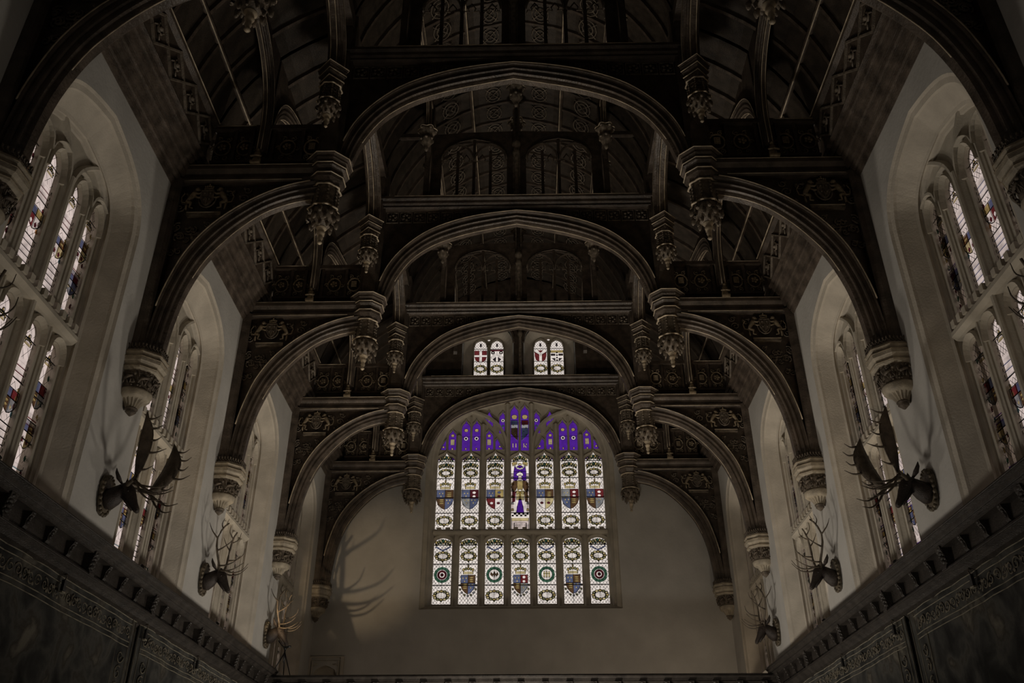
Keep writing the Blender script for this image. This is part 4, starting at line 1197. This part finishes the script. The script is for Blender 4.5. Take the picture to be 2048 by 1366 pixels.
def end_screen(T):
    mp = xz(1)
    op = [four(.88, 15.35, 16.2, 18, c, .75, .55, .12, 14.0) for c in (-1.10, .99)]
    m_ = MB(); NV = [(x + .1, z) for x, z in NAVE]
    out = [(-x, z) for x, z in NV] + [(x, z) for x, z in NV[::-1][1:]] + [(3.3, 13.9), (-3.3, 13.9)]
    m_.plate(out, op, .10, .16, mp); gs = m_.build('gable_boarding', M_WOOD, T)
    m_ = MB()
    for o in op: strip(m_, o[1:-1], .07, mp, .1, .08)
    m_.build('window_surround', M_WOODX, gs)
    m_ = MB(); m_.lathe([(.05, 13.9), (.085, 13.95), (.085, 14.05), (.055, 14.1), (.05, 15.5), (.08, 15.57), (.10, 15.63), (.075, 15.7), (.07, 15.8), (.11, 15.88), (.115, 15.95), (.06, 16.05), (.055, 17.9)], 10, (0, -.02), smooth=True)
    m_.build('king_post', M_CARVE, T)
    for s in (-1, 1):
        m_ = MB(); mp2 = xz(s)
        m_.plate([(x, z) for x, z in ((3.45, 10.9), (5.8, 10.9), (5.8, 12.2), (5.4, 12.9), (4.82, 13.8), (4.15, 14.4), (3.42, 14.9))], [], .2, .25, mp2)
        m_.build('boarding', M_WOOD, T)

T0 = make_truss()
index_kids()
trusses = [T0] + [dup(T0) for _ in range(4)]
TLAB = ['dark oak hammerbeam truss nearest the camera, only its wall braces and pendants in view',
        'dark oak hammerbeam truss landing above the palm-antlered deer heads, widest arch fully in view',
        'dark oak hammerbeam truss second in from the fully visible front arch',
        'dark oak hammerbeam truss just in front of the paired small lancet windows',
        'dark oak half truss set against the end wall framing the great stained window']
for k, t in enumerate(trusses):
    t.location = (0, TY[k], 0)
    tag(t, TLAB[k], 'roof truss', 'hammerbeam roof trusses')
gable_screen(T0); index_kids()
scr = [o for o in KIDS[T0.name] if o.name.split('.')[0] in ('gable_screen', 'king_post', 'queen_post', 'strut')]
for t in trusses[1:4]:
    for o in scr: dup(o, t)
end_screen(trusses[4])

# ------------------------------------------------------------------ longitudinal arches between the trusses
def long_arch(prof_ex, prof_in, x, w_, name):
    mp = lambda p, z, d: (x + d, p, z)
    r_ = empty(name); m_ = MB()
    sweep2(m_, prof_ex, prof_in, [(t, -o * w_ / .2) for t, o in FRONT] + [(t, o * w_ / .2) for t, o in FRONT[::-1]], mp)
    a = m_.build('arch_rib', M_WOODX, r_)
    m_ = MB()
    for sg in (-1, 1): m_.tube([mp(p, z, sg * w_ * 1.02) for p, z in prof_ex], .010, 4)
    for sg in (-1, 1): m_.tube([mp(p, z, sg * w_ * .36) for p, z in prof_in], .010, 4)
    m_.build('arch_beading', M_BEAD, a)
    return r_
def arcade(s):
    x = s * 3.38
    h = 2.29; e = .62
    half_in = [(h - e - .10, 12.45), (h - e - .12, 13.0), (h - e - .30, 13.45), (h - e - .75, 13.9), (h - e - 1.2, 14.12), (0, 14.3)]
    half_ex = [(h - e + .12, 12.45), (h - e + .12, 13.1), (h - e - .05, 13.68), (h - e - .6, 14.15), (h - e - 1.1, 14.36), (0, 14.52)]
    f = lambda H: [(-a, b) for a, b in spline(H, 16)][:-1] + [(a, b) for a, b in spline(H, 16)[::-1]]
    r_ = long_arch(f(half_ex), f(half_in), x, .16, 'arcade_arch')
    for sg in (-1, 1):
        y = sg * (h - e)
        pe = MB(); pe.box(x - .10, x + .10, y - .12, y + .12, 12.1, 12.7); pe = pe.build('pendant', M_WOODX, r_)
        pendant_parts(pe, x, y, 1, .80, 12.86, True)
        m_ = MB()
        A = spline([(sg * (h - .02), 11.2), (sg * (h - .12), 11.8), (sg * (h - .3), 12.3), (sg * (h - e + .1), 12.6)], 10)
        B = [(p - sg * .14, z - .02) for p, z in A]
        m_.loft([[(x - .12, a[0], a[1]), (x + .12, a[0], a[1]), (x + .12, b[0], b[1]), (x - .12, b[0], b[1])] for a, b in zip(A, B)])
        m_.build('pendant_bracket', M_WOODX, r_)
    m_ = MB(); m_.box(x - .17, x + .17, -h, h, 14.55, 14.85); m_.build('arcade_plate', M_WOODX, r_)
    return r_
def aisle_rib(s):
    h = 2.29; H = [(h - .2, 11.3), (h - .24, 12.1), (h - .5, 12.7), (h - 1.1, 13.15), (0, 13.5)]
    E2 = [(h - .06, 11.3), (h - .07, 12.2), (h - .36, 12.95), (h - 1.0, 13.42), (0, 13.78)]
    f = lambda H: [(-a, b) for a, b in spline(H, 16)][:-1] + [(a, b) for a, b in spline(H, 16)[::-1]]
    r_ = long_arch(f(E2), f(H), s * 4.68, .10, 'aisle_rib_arch')
    m_ = MB(); m_.plate(f(E2) + [(h - .05, 13.9), (-h + .05, 13.9)], [], -.03, .03, lambda p, z, d: (s * 4.68 + d, p, z))
    m_.build('rib_infill', M_WOOD, r_)
    return r_
def purlin_arch(x, zt, zp):
    h = 2.29
    H = [(h - .72, zp), (h - .74, zp + .3), (h - 1.0, zt - .42), (h - 1.5, zt - .26), (0, zt - .2)]
    E2 = [(h - .52, zp), (h - .54, zp + .4), (h - .84, zt - .22), (h - 1.4, zt - .06), (0, zt)]
    f = lambda H: [(-a, b) for a, b in spline(H, 16)][:-1] + [(a, b) for a, b in spline(H, 16)[::-1]]
    r_ = long_arch(f(E2), f(H), x, .065, 'purlin_arch')
    for sg in (-1, 1):
        y = sg * (h - .62); z = zp - .12
        pe = MB(); pe.lathe([(.09, zp + .12), (.09, zp - .2)], 8, (x, y)); pe = pe.build('pendant', M_WOODX, r_)
        A = spline([(sg * (h - .02), zp - .9), (sg * (h - .08), zp - .5), (sg * (h - .3), zp - .12), (sg * (h - .5), zp + .02)], 8)
        m_ = MB(); m_.loft([[(x - .06, a[0], a[1]), (x + .06, a[0], a[1]), (x + .06, a[0] - sg * .08, a[1] + .08), (x - .06, a[0] - sg * .08, a[1] + .08)] for a in A]); m_.build('pendant_bracket', M_WOODX, r_)
        m_ = MB()
        m_.lathe([(.10, z + .08), (.19, z + .05), (.215, z - .03), (.15, z - .10), (.10, z - .16), (.14, z - .22), (.155, z - .30), (.10, z - .42), (.04, z - .52), (.05, z - .57), (.02, z - .63)], 24, (x, y), smooth=True, mod=lambda a, q: .13 * math.cos(6 * a))
        for j in range(6):
            a = j * PI / 3; m_.blob((x + .2 * math.cos(a), y + .2 * math.sin(a), z), .05, 6); m_.blob((x + .14 * math.cos(a + .5), y + .14 * math.sin(a + .5), z - .27), .045, 6)
        m_.build('leaf_bulb', M_CARVE, pe)
        m_ = MB(); m_.tube([(x + .215 * (1 + .13 * math.cos(6 * t)) * math.cos(t), y + .215 * (1 + .13 * math.cos(6 * t)) * math.sin(t), z + .045) for t in [2 * PI * q / 36 for q in range(37)]], .014, 4); m_.build('lobed_rim', M_BEAD, pe)
    return r_
BN = ['between the nearest truss and the first full arch', 'between the first and second full arches', 'between the second and third full arches', 'between the third full arch and the end wall']
protos = []
for s in (-1, 1):
    sd = 'left' if s < 0 else 'right'
    protos.append((arcade(s), 'oak arcade arch with pendants, %s side, ' % sd, 'arch', 'arcade arches between the trusses'))
    protos.append((aisle_rib(s), 'dark rib arch, %s aisle, ' % sd, 'arch', 'aisle rib arches'))
    protos.append((purlin_arch(s * 2.2, 17.0, 15.75), 'oak purlin arch, %s slope, ' % sd, 'arch', 'purlin arches above the collars'))
protos.append((purlin_arch(0, 18.0, 17.2), 'slim oak ridge arch, ', 'arch', 'ridge arches above the collars'))
index_kids()
for o, lab, cat, grp in protos:
    for k in range(4):
        a, b = TY[k], TY[k + 1]
        c = o if k == 0 else dup(o)
        c.location = (0, (a + b) / 2, 0); c.scale = (1, (b - a) / 4.58, 1)
        tag(c, lab + BN[k], cat, grp)

# ------------------------------------------------------------------ stone corbels under the wall posts
def corbel(s):
    r_ = empty('corbel')
    cx = s * 5.99; f = 1 / math.cos(PI / 8); n = 8
    def L(prof, name, m, nn=8, smooth=False, k=1, mod=None):
        m_ = MB(); m_.lathe([(r * (f if nn == 8 else 1), z) for r, z in prof], nn, (cx, 0), PI / nn, 0, smooth, mod); return m_.build(name, m, r_)
    top = L([(.30, 7.0), (.36, 6.99), (.37, 6.95), (.355, 6.92), (.355, 6.88), (.375, 6.86), (.37, 6.80), (.33, 6.76), (.33, 6.73), (.34, 6.71), (.33, 6.68), (.29, 6.66)], 'corbel_cap', M_CORB)
    m_ = MB()
    for z in (6.955, 6.865, 6.71):
        R_ = {6.955: .372, 6.865: .377, 6.71: .342}[z] * f
        m_.tube([(cx + R_ * math.cos(PI / 8 + j * PI / 4), R_ * math.sin(PI / 8 + j * PI / 4), z) for j in range(9)], .008, 4)
    m_.build('gilt_bead', M_GILT, top)
    m_ = MB()
    for j in range(8):
        a0, a1 = PI / 8 + j * PI / 4, PI / 8 + (j + 1) * PI / 4; R_ = .345 * f
        p0 = Vector((cx + R_ * math.cos(a0), R_ * math.sin(a0))); p1 = Vector((cx + R_ * math.cos(a1), R_ * math.sin(a1)))
        for q in range(5):
            c = p0 + (p1 - p0) * (q + .5) / 5; u = (p1 - p0).normalized()
            m_.tube([(c.x + u.x * .022 * math.cos(t), c.y + u.y * .022 * math.cos(t), 7.035 + .03 * math.sin(t)) for t in [2 * PI * w_ / 6 for w_ in range(7)]], .008, 4)
            m_.blob((c.x, c.y, 7.09), (.016, .016, .028), 5)
    m_.build('cresting', M_CORBD, r_)
    band = L([(.29, 6.67), (.27, 6.6), (.25, 6.5), (.24, 6.40), (.245, 6.37)], 'carved_band', M_CORBD)
    m_ = MB(); rr = random.Random(3)
    for j in range(8):
        a = j * PI / 4
        if s * math.cos(a) > .3: continue
        u = Vector((-math.sin(a), math.cos(a)))
        def Q(p, z, d, a=a, u=u): 
            R_ = .268 + (z - 6.5) * .17 + d
            return (cx + R_ * math.cos(a) + u.x * p, R_ * math.sin(a) + u.y * p, z)
        # beast walking among leaves
        m_.tube([Q(-.07, 6.5, .02), Q(-.02, 6.53, .035), Q(.05, 6.55, .03)], [.028, .03, .028], 5)
        m_.blob(Q(.085, 6.58, .03), .028, 5)
        for p, q in ((-.07, -.09), (-.04, -.02), (.03, .02), (.06, .09)): m_.tube([Q(p, 6.51, .03), Q(q, 6.43, .03)], [.015, .009], 4)
        m_.tube([Q(-.08, 6.51, .02), Q(-.11, 6.58, .03), Q(-.07, 6.61, .03)], .008, 4)
        for q in range(7): m_.blob(Q(rr.uniform(-.1, .1), rr.choice((6.41, 6.62, 6.45, 6.60)), .01), .02, 5)
    m_.build('carved_relief', M_CORBD, band)
    L([(.24, 6.39), (.265, 6.37), (.27, 6.34), (.255, 6.31), (.25, 6.28), (.21, 6.25), (.17, 6.24)], 'round_moulding', M_CORB, 24, True)
    m_ = MB()
    m_.lathe([(.19, 6.26), (.15, 6.22), (.11, 6.16), (.085, 6.11)], 32, (cx, 0), 0, 0, False, mod=lambda a, z: .09 * (1 if math.sin(16 * a + .1) > 0 else -1))
    m_.build('fluted_cone', M_CORB, r_)
    L([(.085, 6.12), (.10, 6.105), (.095, 6.09), (.07, 6.08), (.085, 6.055), (.06, 6.03), (.03, 6.0), (.01, 5.985)], 'corbel_knop', M_CORBD, 16, True)
    return r_
CL = ['nearest pair, cut by the frame edge', 'above the palm-antlered deer head', 'above the second deer head along the wall', 'above the third deer head along the wall', 'in the corner of the end wall']
for s in (-1, 1):
    c0 = corbel(s); index_kids()
    for k, y in enumerate(TY):
        c = c0 if k == 0 else dup(c0)
        c.location = (0, y, 0)
        tag(c, 'carved octagonal stone corbel on the %s wall, %s' % ('left' if s < 0 else 'right', CL[k]), 'corbel', 'stone corbels on the %s wall' % ('left' if s < 0 else 'right'))

# ------------------------------------------------------------------ deer heads
def antler(m_, P, side, kind):
    """P maps (out, lateral, up) to world"""
    A = lambda o, l, u: P(o, side * l, u)
    def T(pts, r0, r1, n=6): m_.tube([A(*p) for p in spline(pts, 8)], [r0 + (r1 - r0) * i / 8 for i in range(9)], n)
    if kind == 'palm':
        T([(.34, .06, .13), (.40, .14, .15), (.50, .24, .16), (.58, .32, .20)], .034, .032)
        T([(.42, .15, .15), (.60, .16, .10), (.80, .14, .08), (.98, .10, .12)], .024, .005)
        T([(.52, .24, .15), (.70, .28, .02), (.86, .28, -.06), (1.02, .26, -.03)], .024, .005)
        T([(.56, .28, .13), (.68, .30, -.06), (.82, .28, -.16), (.96, .24, -.16)], .022, .005)
        T([(.66, .28, .04), (.76, .24, -.02), (.88, .20, -.05)], .016, .005)
        # the blade: a curved plate broadest near its end, tines along the fore edge
        ax = spline([(.56, .30, .18), (.62, .40, .36), (.68, .50, .60), (.70, .56, .86), (.66, .58, 1.08)], 12)
        wd = [.035, .05, .07, .09, .105, .115, .122, .122, .115, .10, .078, .05, .02]
        rg = []
        for (o, l, u), w_ in zip(ax, wd):
            rg.append([A(o + w_, l + .05, u - .05), A(o + w_ * .4, l + .01, u - .02), A(o - w_ * .3, l - .01, u), A(o - w_ * .8, l + .01, u + .02), A(o - w_ * .8, l - .01, u + .02), A(o - w_ * .3, l - .03, u), A(o + w_ * .4, l - .01, u - .02), A(o + w_, l + .035, u - .06)])
        m_.loft(rg, True, True, 0, True)
        for i, ln in ((2, .16), (5, .24), (7, .13), (9, .15), (11, .17)):
            o, l, u = ax[i]; w_ = wd[i]
            T([(o + w_ - .03, l + .04, u - .05), (o + w_ + ln * .45, l + .06, u - .05), (o + w_ + ln, l + .05, u + .01)], .022, .004, 5)
    else:
        T([(.32, .05, .12), (.34, .16, .22), (.32, .32, .42), (.30, .40, .66), (.36, .34, .90), (.44, .28, 1.02)], .026, .016)
        T([(.34, .10, .15), (.50, .16, .12), (.66, .18, .16), (.80, .14, .28)], .02, .005)
        T([(.33, .16, .22), (.50, .26, .20), (.66, .28, .26), (.76, .26, .38)], .018, .005)
        T([(.32, .34, .46), (.46, .42, .50), (.58, .42, .60), (.62, .38, .72)], .018, .005)
        T([(.31, .40, .68), (.20, .46, .82), (.12, .46, .98)], .016, .004)
        T([(.33, .37, .82), (.44, .44, .92), (.48, .42, 1.06)], .014, .004)
        T([(.36, .34, .90), (.30, .26, 1.02), (.32, .22, 1.14)], .014, .004)
def deer(s, kind):
    r_ = empty('deer_head')
    P = lambda o, l, u: (-s * o, l, u)
    m_ = MB()
    prof = [(0, -.30), (.09, -.27), (.15, -.16), (.19, .02), (.20, .16), (.15, .26), (.06, .30), (0, .31)]
    rg = []
    for d, k in ((.0, 1.0), (.03, 1.04), (.05, .98), (.06, .8)):
        pts = [P(d, y * k, z * k) for y, z in prof] + [P(d, -y * k, z * k) for y, z in prof[::-1][1:-1]]
        rg.append(pts)
    m_.loft(rg)
    for i in range(22):
        a = 2 * PI * i / 22; m_.blob(P(.05, .19 * math.cos(a), .29 * math.sin(a)), (.03, .03, .035), 5)
    m_.build('plaque', M_PLAQ, r_)
    m_ = MB(); T = lambda pts, rad, n=10: m_.tube([P(*p) for p in pts], rad, n)
    T([(.03, 0, -.06), (.08, 0, -.05), (.15, 0, -.01), (.22, 0, .05), (.29, 0, .10)], [.14, .165, .145, .12, .10], 12)
    T([(.24, 0, .15), (.30, 0, .14), (.36, 0, .07), (.42, 0, -.03), (.48, 0, -.13), (.53, 0, -.215), (.555, 0, -.255)], [.05, .092, .10, .078, .055, .048, .028], 12)
    T([(.33, 0, -.02), (.40, 0, -.12), (.47, 0, -.215)], [.05, .040, .026], 8)
    for sd in (-1, 1):
        m_.blob(P(.385, sd * .082, .05), .020, 6)
        m_.blob(P(.55, sd * .028, -.235), .015, 5)
    h = m_.build('head', M_FUR, r_)
    for sd in (-1, 1):
        m_ = MB(); m_.tube([P(.27, sd * .08, .16), P(.24, sd * .16, .22), P(.21, sd * .20, .30), P(.20, sd * .21, .36)], [.02, .045, .03, .005], 8, flat=.5); m_.build('ear', M_FUR, r_)
        m_ = MB(); antler(m_, P, sd, kind); m_.build('antler', M_ANT, r_)
    return r_
for s in (-1, 1):
    sd = 'left' if s < 0 else 'right'
    pk, rk = deer(s, 'palm'), deer(s, 'stag'); index_kids()
    L = [(0, rk, 'dark stag head at the very edge of the %s wall, mostly antler in view' % sd, 4.72), (1, pk, 'dark deer head with broad palmed antlers on the %s wall' % sd, 4.68),
         (2, None, 'dark stag head with branching antlers on the %s wall, under the second full truss' % sd, 4.70), (3, None, 'dark stag head with branching antlers on the %s wall, near the gallery' % sd, 4.68)]
    for k, o, lab, z in L:
        o = o or dup(rk)
        o.location = (s * 6.09, TY[k], z)
        tag(o, lab, 'deer head', 'mounted deer heads on the %s wall' % sd)

# ------------------------------------------------------------------ cornice, tapestries, gallery
def cornice_prof(): return [(6.12, 3.96), (5.80, 3.93), (5.74, 3.90), (5.73, 3.87), (5.77, 3.84), (5.78, 3.80), (5.83, 3.76), (5.86, 3.74), (5.86, 3.72), (5.99, 3.72), (5.99, 3.47), (5.90, 3.47), (5.87, 3.44), (5.87, 3.40), (5.92, 3.36), (5.96, 3.32), (6.05, 3.28), (6.12, 3.2)]
GY = 21.75
def bracket(big, to):
    m_ = MB(to)
    w_ = .075 if big else .045
    m_.loft([[(o, -w_, z), (o, w_, z), (0, w_, z), (0, -w_, z)] for o, z in (((.16, .0), (.15, -.06), (.11, -.13), (.10, -.22), (.13, -.30), (.12, -.34)) if big else ((.12, 0), (.10, -.06), (.06, -.12), (.05, -.2), (.02, -.24)))])
    for q in range(5 if big else 3):
        m_.blob((.14 - .012 * q if big else .10 - .025 * q, 0, -.03 - .06 * q), (.03, w_ * .8, .035), 6)
        if big:
            for sg in (-1, 1): m_.blob((.13 - .012 * q, sg * w_ * .8, -.05 - .06 * q), (.025, .025, .03), 5)
    return m_
for s in (-1, 1):
    root = empty('trim_3' if s < 0 else 'trim_4'); root['kind'] = 'structure'
    m_ = MB(); m_.loft([[(s * x, y, z) for x, z in cornice_prof()] for y in (3.0, GY + .2)]); m_.build('cornice_moulding', M_PANEL, root)
    for x, z, r in ((5.73, 3.885, .016), (5.80, 3.79, .012), (5.87, 3.42, .012)):
        m_ = MB(); m_.tube([(s * x, 3.0, z), (s * x, GY, z)], r, 5); m_.build('roll_moulding', M_PANEL, root)
    bb = sb = None
    for i in range(-1, 7):
        y = 9.80 + 2.335 * i - .0
        if y > GY - .1: continue
        for j in range(4):
            yy = y + .584 * j
            if yy > GY - .15 or yy < 5: continue
            big = j == 0
            if (bb if big else sb) is None:
                o = bracket(big, lambda p: (s * (5.99 - p[0]), p[1], 3.745 + p[2])).build('bracket', M_PANEL, root)
                if big: bb = o
                else: sb = o
                if not big: o['label'] = 'small carved bracket'
            else: o = (bb if big else sb).copy(); COL.objects.link(o)
            o.location = (0, yy, 0)
# gallery front across the end
root = empty('trim_5'); root['kind'] = 'structure'
m_ = MB(); pf = [(GY + .3, 3.79), (GY - .02, 3.77), (GY - .05, 3.74), (GY - .05, 3.71), (GY, 3.68), (GY, 3.62), (GY + .04, 3.60), (GY + .10, 3.58), (GY + .10, 3.2), (GY + .02, 3.18), (GY + .02, 2.9), (GY + .3, 2.9)]
m_.loft([[(x, y, z) for y, z in pf] for x in (-6.0, 6.0)]); m_.build('gallery_rail', M_PANEL, root)
m_ = MB(); m_.tube([(-5.8, GY - .05, 3.73), (5.8, GY - .05, 3.73)], .012, 5); m_.tube([(-5.8, GY + .01, 3.61), (5.8, GY + .01, 3.61)], .012, 5); m_.build('roll_moulding', M_PANEL, root)
gb = None
for i in range(21):
    x = -5.6 + .56 * i
    if gb is None: gb = bracket(True, lambda p: (p[1], GY + .10 - p[0], 3.6 + p[2])).build('bracket', M_PANEL, root); o = gb
    else: o = gb.copy(); COL.objects.link(o)
    o.location = (x, 0, 0)
m_ = MB(); m_.box(-6.1, 6.1, GY + .1, GY + .25, -1.6, 3.0); m_.box(-6.1, 6.1, GY + .1, EY, 2.2, 2.4); m_.build('gallery_screen', M_PANEL, root)

def tapestry(s, y0, y1, lab, seed):
    r_ = empty('tapestry', (0, 0, 0))
    mp = lambda p, z, d: (s * (6.06 + d), p, z)
    m_ = MB(); N = 30; rr = random.Random(seed)
    def dd(p, z): return -.03 - .02 * math.sin(p * 4.1 + seed) * (3.4 - z) / 3 - .01 * math.sin(p * 9)
    vs = []; fs = []
    ZZ = [3.33, 3.1, 2.8, 2.3, 1.7, 1.0, .2, -.6]
    for z in ZZ:
        for i in range(N + 1):
            p = y0 + (y1 - y0) * i / N; vs.append(mp(p, z, dd(p, z)))
    for j in range(len(ZZ) - 1):
        for i in range(N): a = j * (N + 1) + i; fs.append((a, a + 1, a + N + 2, a + N + 1))
    m_.add(vs, fs, 0, True); m_.build('woven_field', M_TAP, r_)
    m_ = MB()
    for z in (3.29, 3.21, 2.95, 2.88):
        a = .0 if z > 3.25 else .16
        for i in range(N):
            p, q = y0 + a + (y1 - y0 - 2 * a) * i / N, y0 + a + (y1 - y0 - 2 * a) * (i + 1) / N
            m_.tube([mp(p, z + .006 * math.sin(p * 3), dd(p, z) - .006), mp(q, z + .006 * math.sin(q * 3), dd(q, z) - .006)], .008, 4)
    for p in (y0 + .02, y1 - .02, y0 + .16, y1 - .16, y0 + .55, y1 - .55):
        m_.tube([mp(p, 3.29 if abs(p - y0) < .2 or abs(p - y1) < .2 else 2.9, dd(p, 3.2) - .006), mp(p, .5, dd(p, .5) - .02)], .007, 4)
    m_.build('border_lines', M_TAPL, r_)
    m_ = MB(); p = y0 + .28; k = 0
    while p < y1 - .28:
        spiral(m_, p, 3.08, lambda a, b, d: mp(a, b, dd(a, b) + d), -.006, .085, 1.3, k * 1.3, 1 if k % 2 else -1, .011)
        m_.blob(mp(p + .08, 3.02 + .1 * (k % 2), dd(p, 3) - .004), (.006, .035, .03), 5)
        p += .17; k += 1
    for pc in (y0 + .36, y1 - .36):
        for q in range(6): spiral(m_, pc, 2.7 - .24 * q, lambda a, b, d: mp(a, b, dd(a, b) + d), -.012, .11, 1.2, q, 1 if q % 2 else -1, .012)
    o = m_.build('border_scrolls', M_TAPS, r_); o['kind'] = 'stuff'
    tag(r_, lab, 'tapestry', 'wall tapestries')
tapestry(-1, 4.2, 14.28, 'dark woven tapestry under the left cornice, the nearer one on that wall', 1)
tapestry(-1, 14.45, 21.6, 'dark woven tapestry under the left cornice running to the gallery', 2)
tapestry(1, 4.2, 14.02, 'dark landscape tapestry under the right cornice, the nearer one on that wall', 3)
tapestry(1, 14.16, 21.6, 'dark woven tapestry under the right cornice running to the gallery', 4)

def clip_lamp(s, y, where):
    r_ = empty('picture_hook', (s * 5.96, y, 3.2))
    m_ = MB(); m_.box(-.02, .02, -.03, .03, -.11, .03); m_.build('hook_plate', M_BLACK, r_)
    m_ = MB(); m_.tube([(0, 0, .03), (-s * .02, 0, .07), (-s * .01, 0, .11), (s * .02, 0, .10)], .010, 6); m_.build('hook', M_ANT, r_)
    m_ = MB(); m_.box(-.025, .025, -.045, .045, -.14, -.12); m_.build('foot', M_TAPL, r_)
    tag(r_, 'small black metal hook on the %s tapestry border, %s' % ('left' if s < 0 else 'right', where), 'hook', 'hooks on the tapestry borders')
clip_lamp(-1, 11.65, 'in the middle of the nearer tapestry'); clip_lamp(-1, 14.55, 'just past the seam'); clip_lamp(-1, 17.1, 'towards the gallery')
clip_lamp(1, 11.65, 'in the middle of the nearer tapestry'); clip_lamp(1, 14.52, 'just past the seam'); clip_lamp(1, 17.2, 'towards the gallery')

# small spotlights standing on the cornice ledge
def uplamp(s, y, power, lab, d, ang=110):
    r_ = empty('spotlight', (s * 5.93, y, 3.955))
    m_ = MB(); m_.lathe([(.05, 0), (.05, .015), (.012, .02), (.012, .05)], 10, smooth=False); m_.build('base', M_BLACK, r_)
    v = Vector(d).normalized(); m_ = MB()
    c = Vector((0, 0, .065)); m_.tube([tuple(c - v * .03), tuple(c), tuple(c + v * .04)], [.025, .035, .042], 10); m_.build('lamp_head', M_BLACK, r_)
    tag(r_, lab, 'spotlight', 'spotlights on the cornice')
    spot((s * 5.93 + v.x * .07, y + v.y * .07, 4.02 + v.z * .07), d, power, ang=ang)
for s in (-1, 1):
    sd = 'left' if s < 0 else 'right'
    for k, y, p in ((0, 9.4, 22), (1, 13.8, 70), (2, 17.7, 90)):
        uplamp(s, y, p, 'small black spotlight on the %s cornice ledge, %s' % (sd, ('under the nearest window', 'past the first deer head', 'past the second deer head', 'at the gallery corner')[k]), (-s * .55, .35, 1))
# added fill spots, unseen behind the gallery rail, brightening the end wall
for gx, gp in ((-3.4, 30), (0.2, 30), (3.2, 45), (5.5, 60)):
    spot((gx, 23.0, 2.7), (0.05 if gx > 5 else 0, 1, 1.5), gp, (1, .80, .58), 140, 1.0, .25)
# a low lamp that throws the stag's antler shadow on the end wall
LAMP = spot((-5.9, 19.5, 4.06), (.17, 1, .49), 300, ang=31, blend=.9, size=.02)

# tripod on the gallery rail corner
r_ = empty('tripod', (-5.62, GY + .12, 3.78))
for nm, p in (('leg', (-.26, -.02)), ('leg', (.20, -.03)), ('leg', (-.02, .22))):
    m_ = MB(); m_.tube([(0, 0, .52), (p[0] * .55, p[1] * .55, .24), (p[0], p[1], 0)], [.018, .014, .010], 6); m_.build(nm, M_BLACK, r_)
m_ = MB(); m_.tube([(0, 0, .30), (0, 0, .62)], .016, 6); m_.build('centre_column', M_BLACK, r_)
m_ = MB(); m_.blob((0, 0, .62), .04); m_.box(-.05, .06, -.03, .03, .63, .67); m_.tube([(-.02, 0, .64), (-.10, 0, .70), (-.18, 0, .80)], [.014, .012, .018], 6); m_.tube([(0, 0, .66), (.13, 0, .66)], [.02, .025], 6)
m_.build('pan_head', M_BLACK, r_)
tag(r_, 'black camera tripod standing at the left corner of the gallery rail', 'tripod')
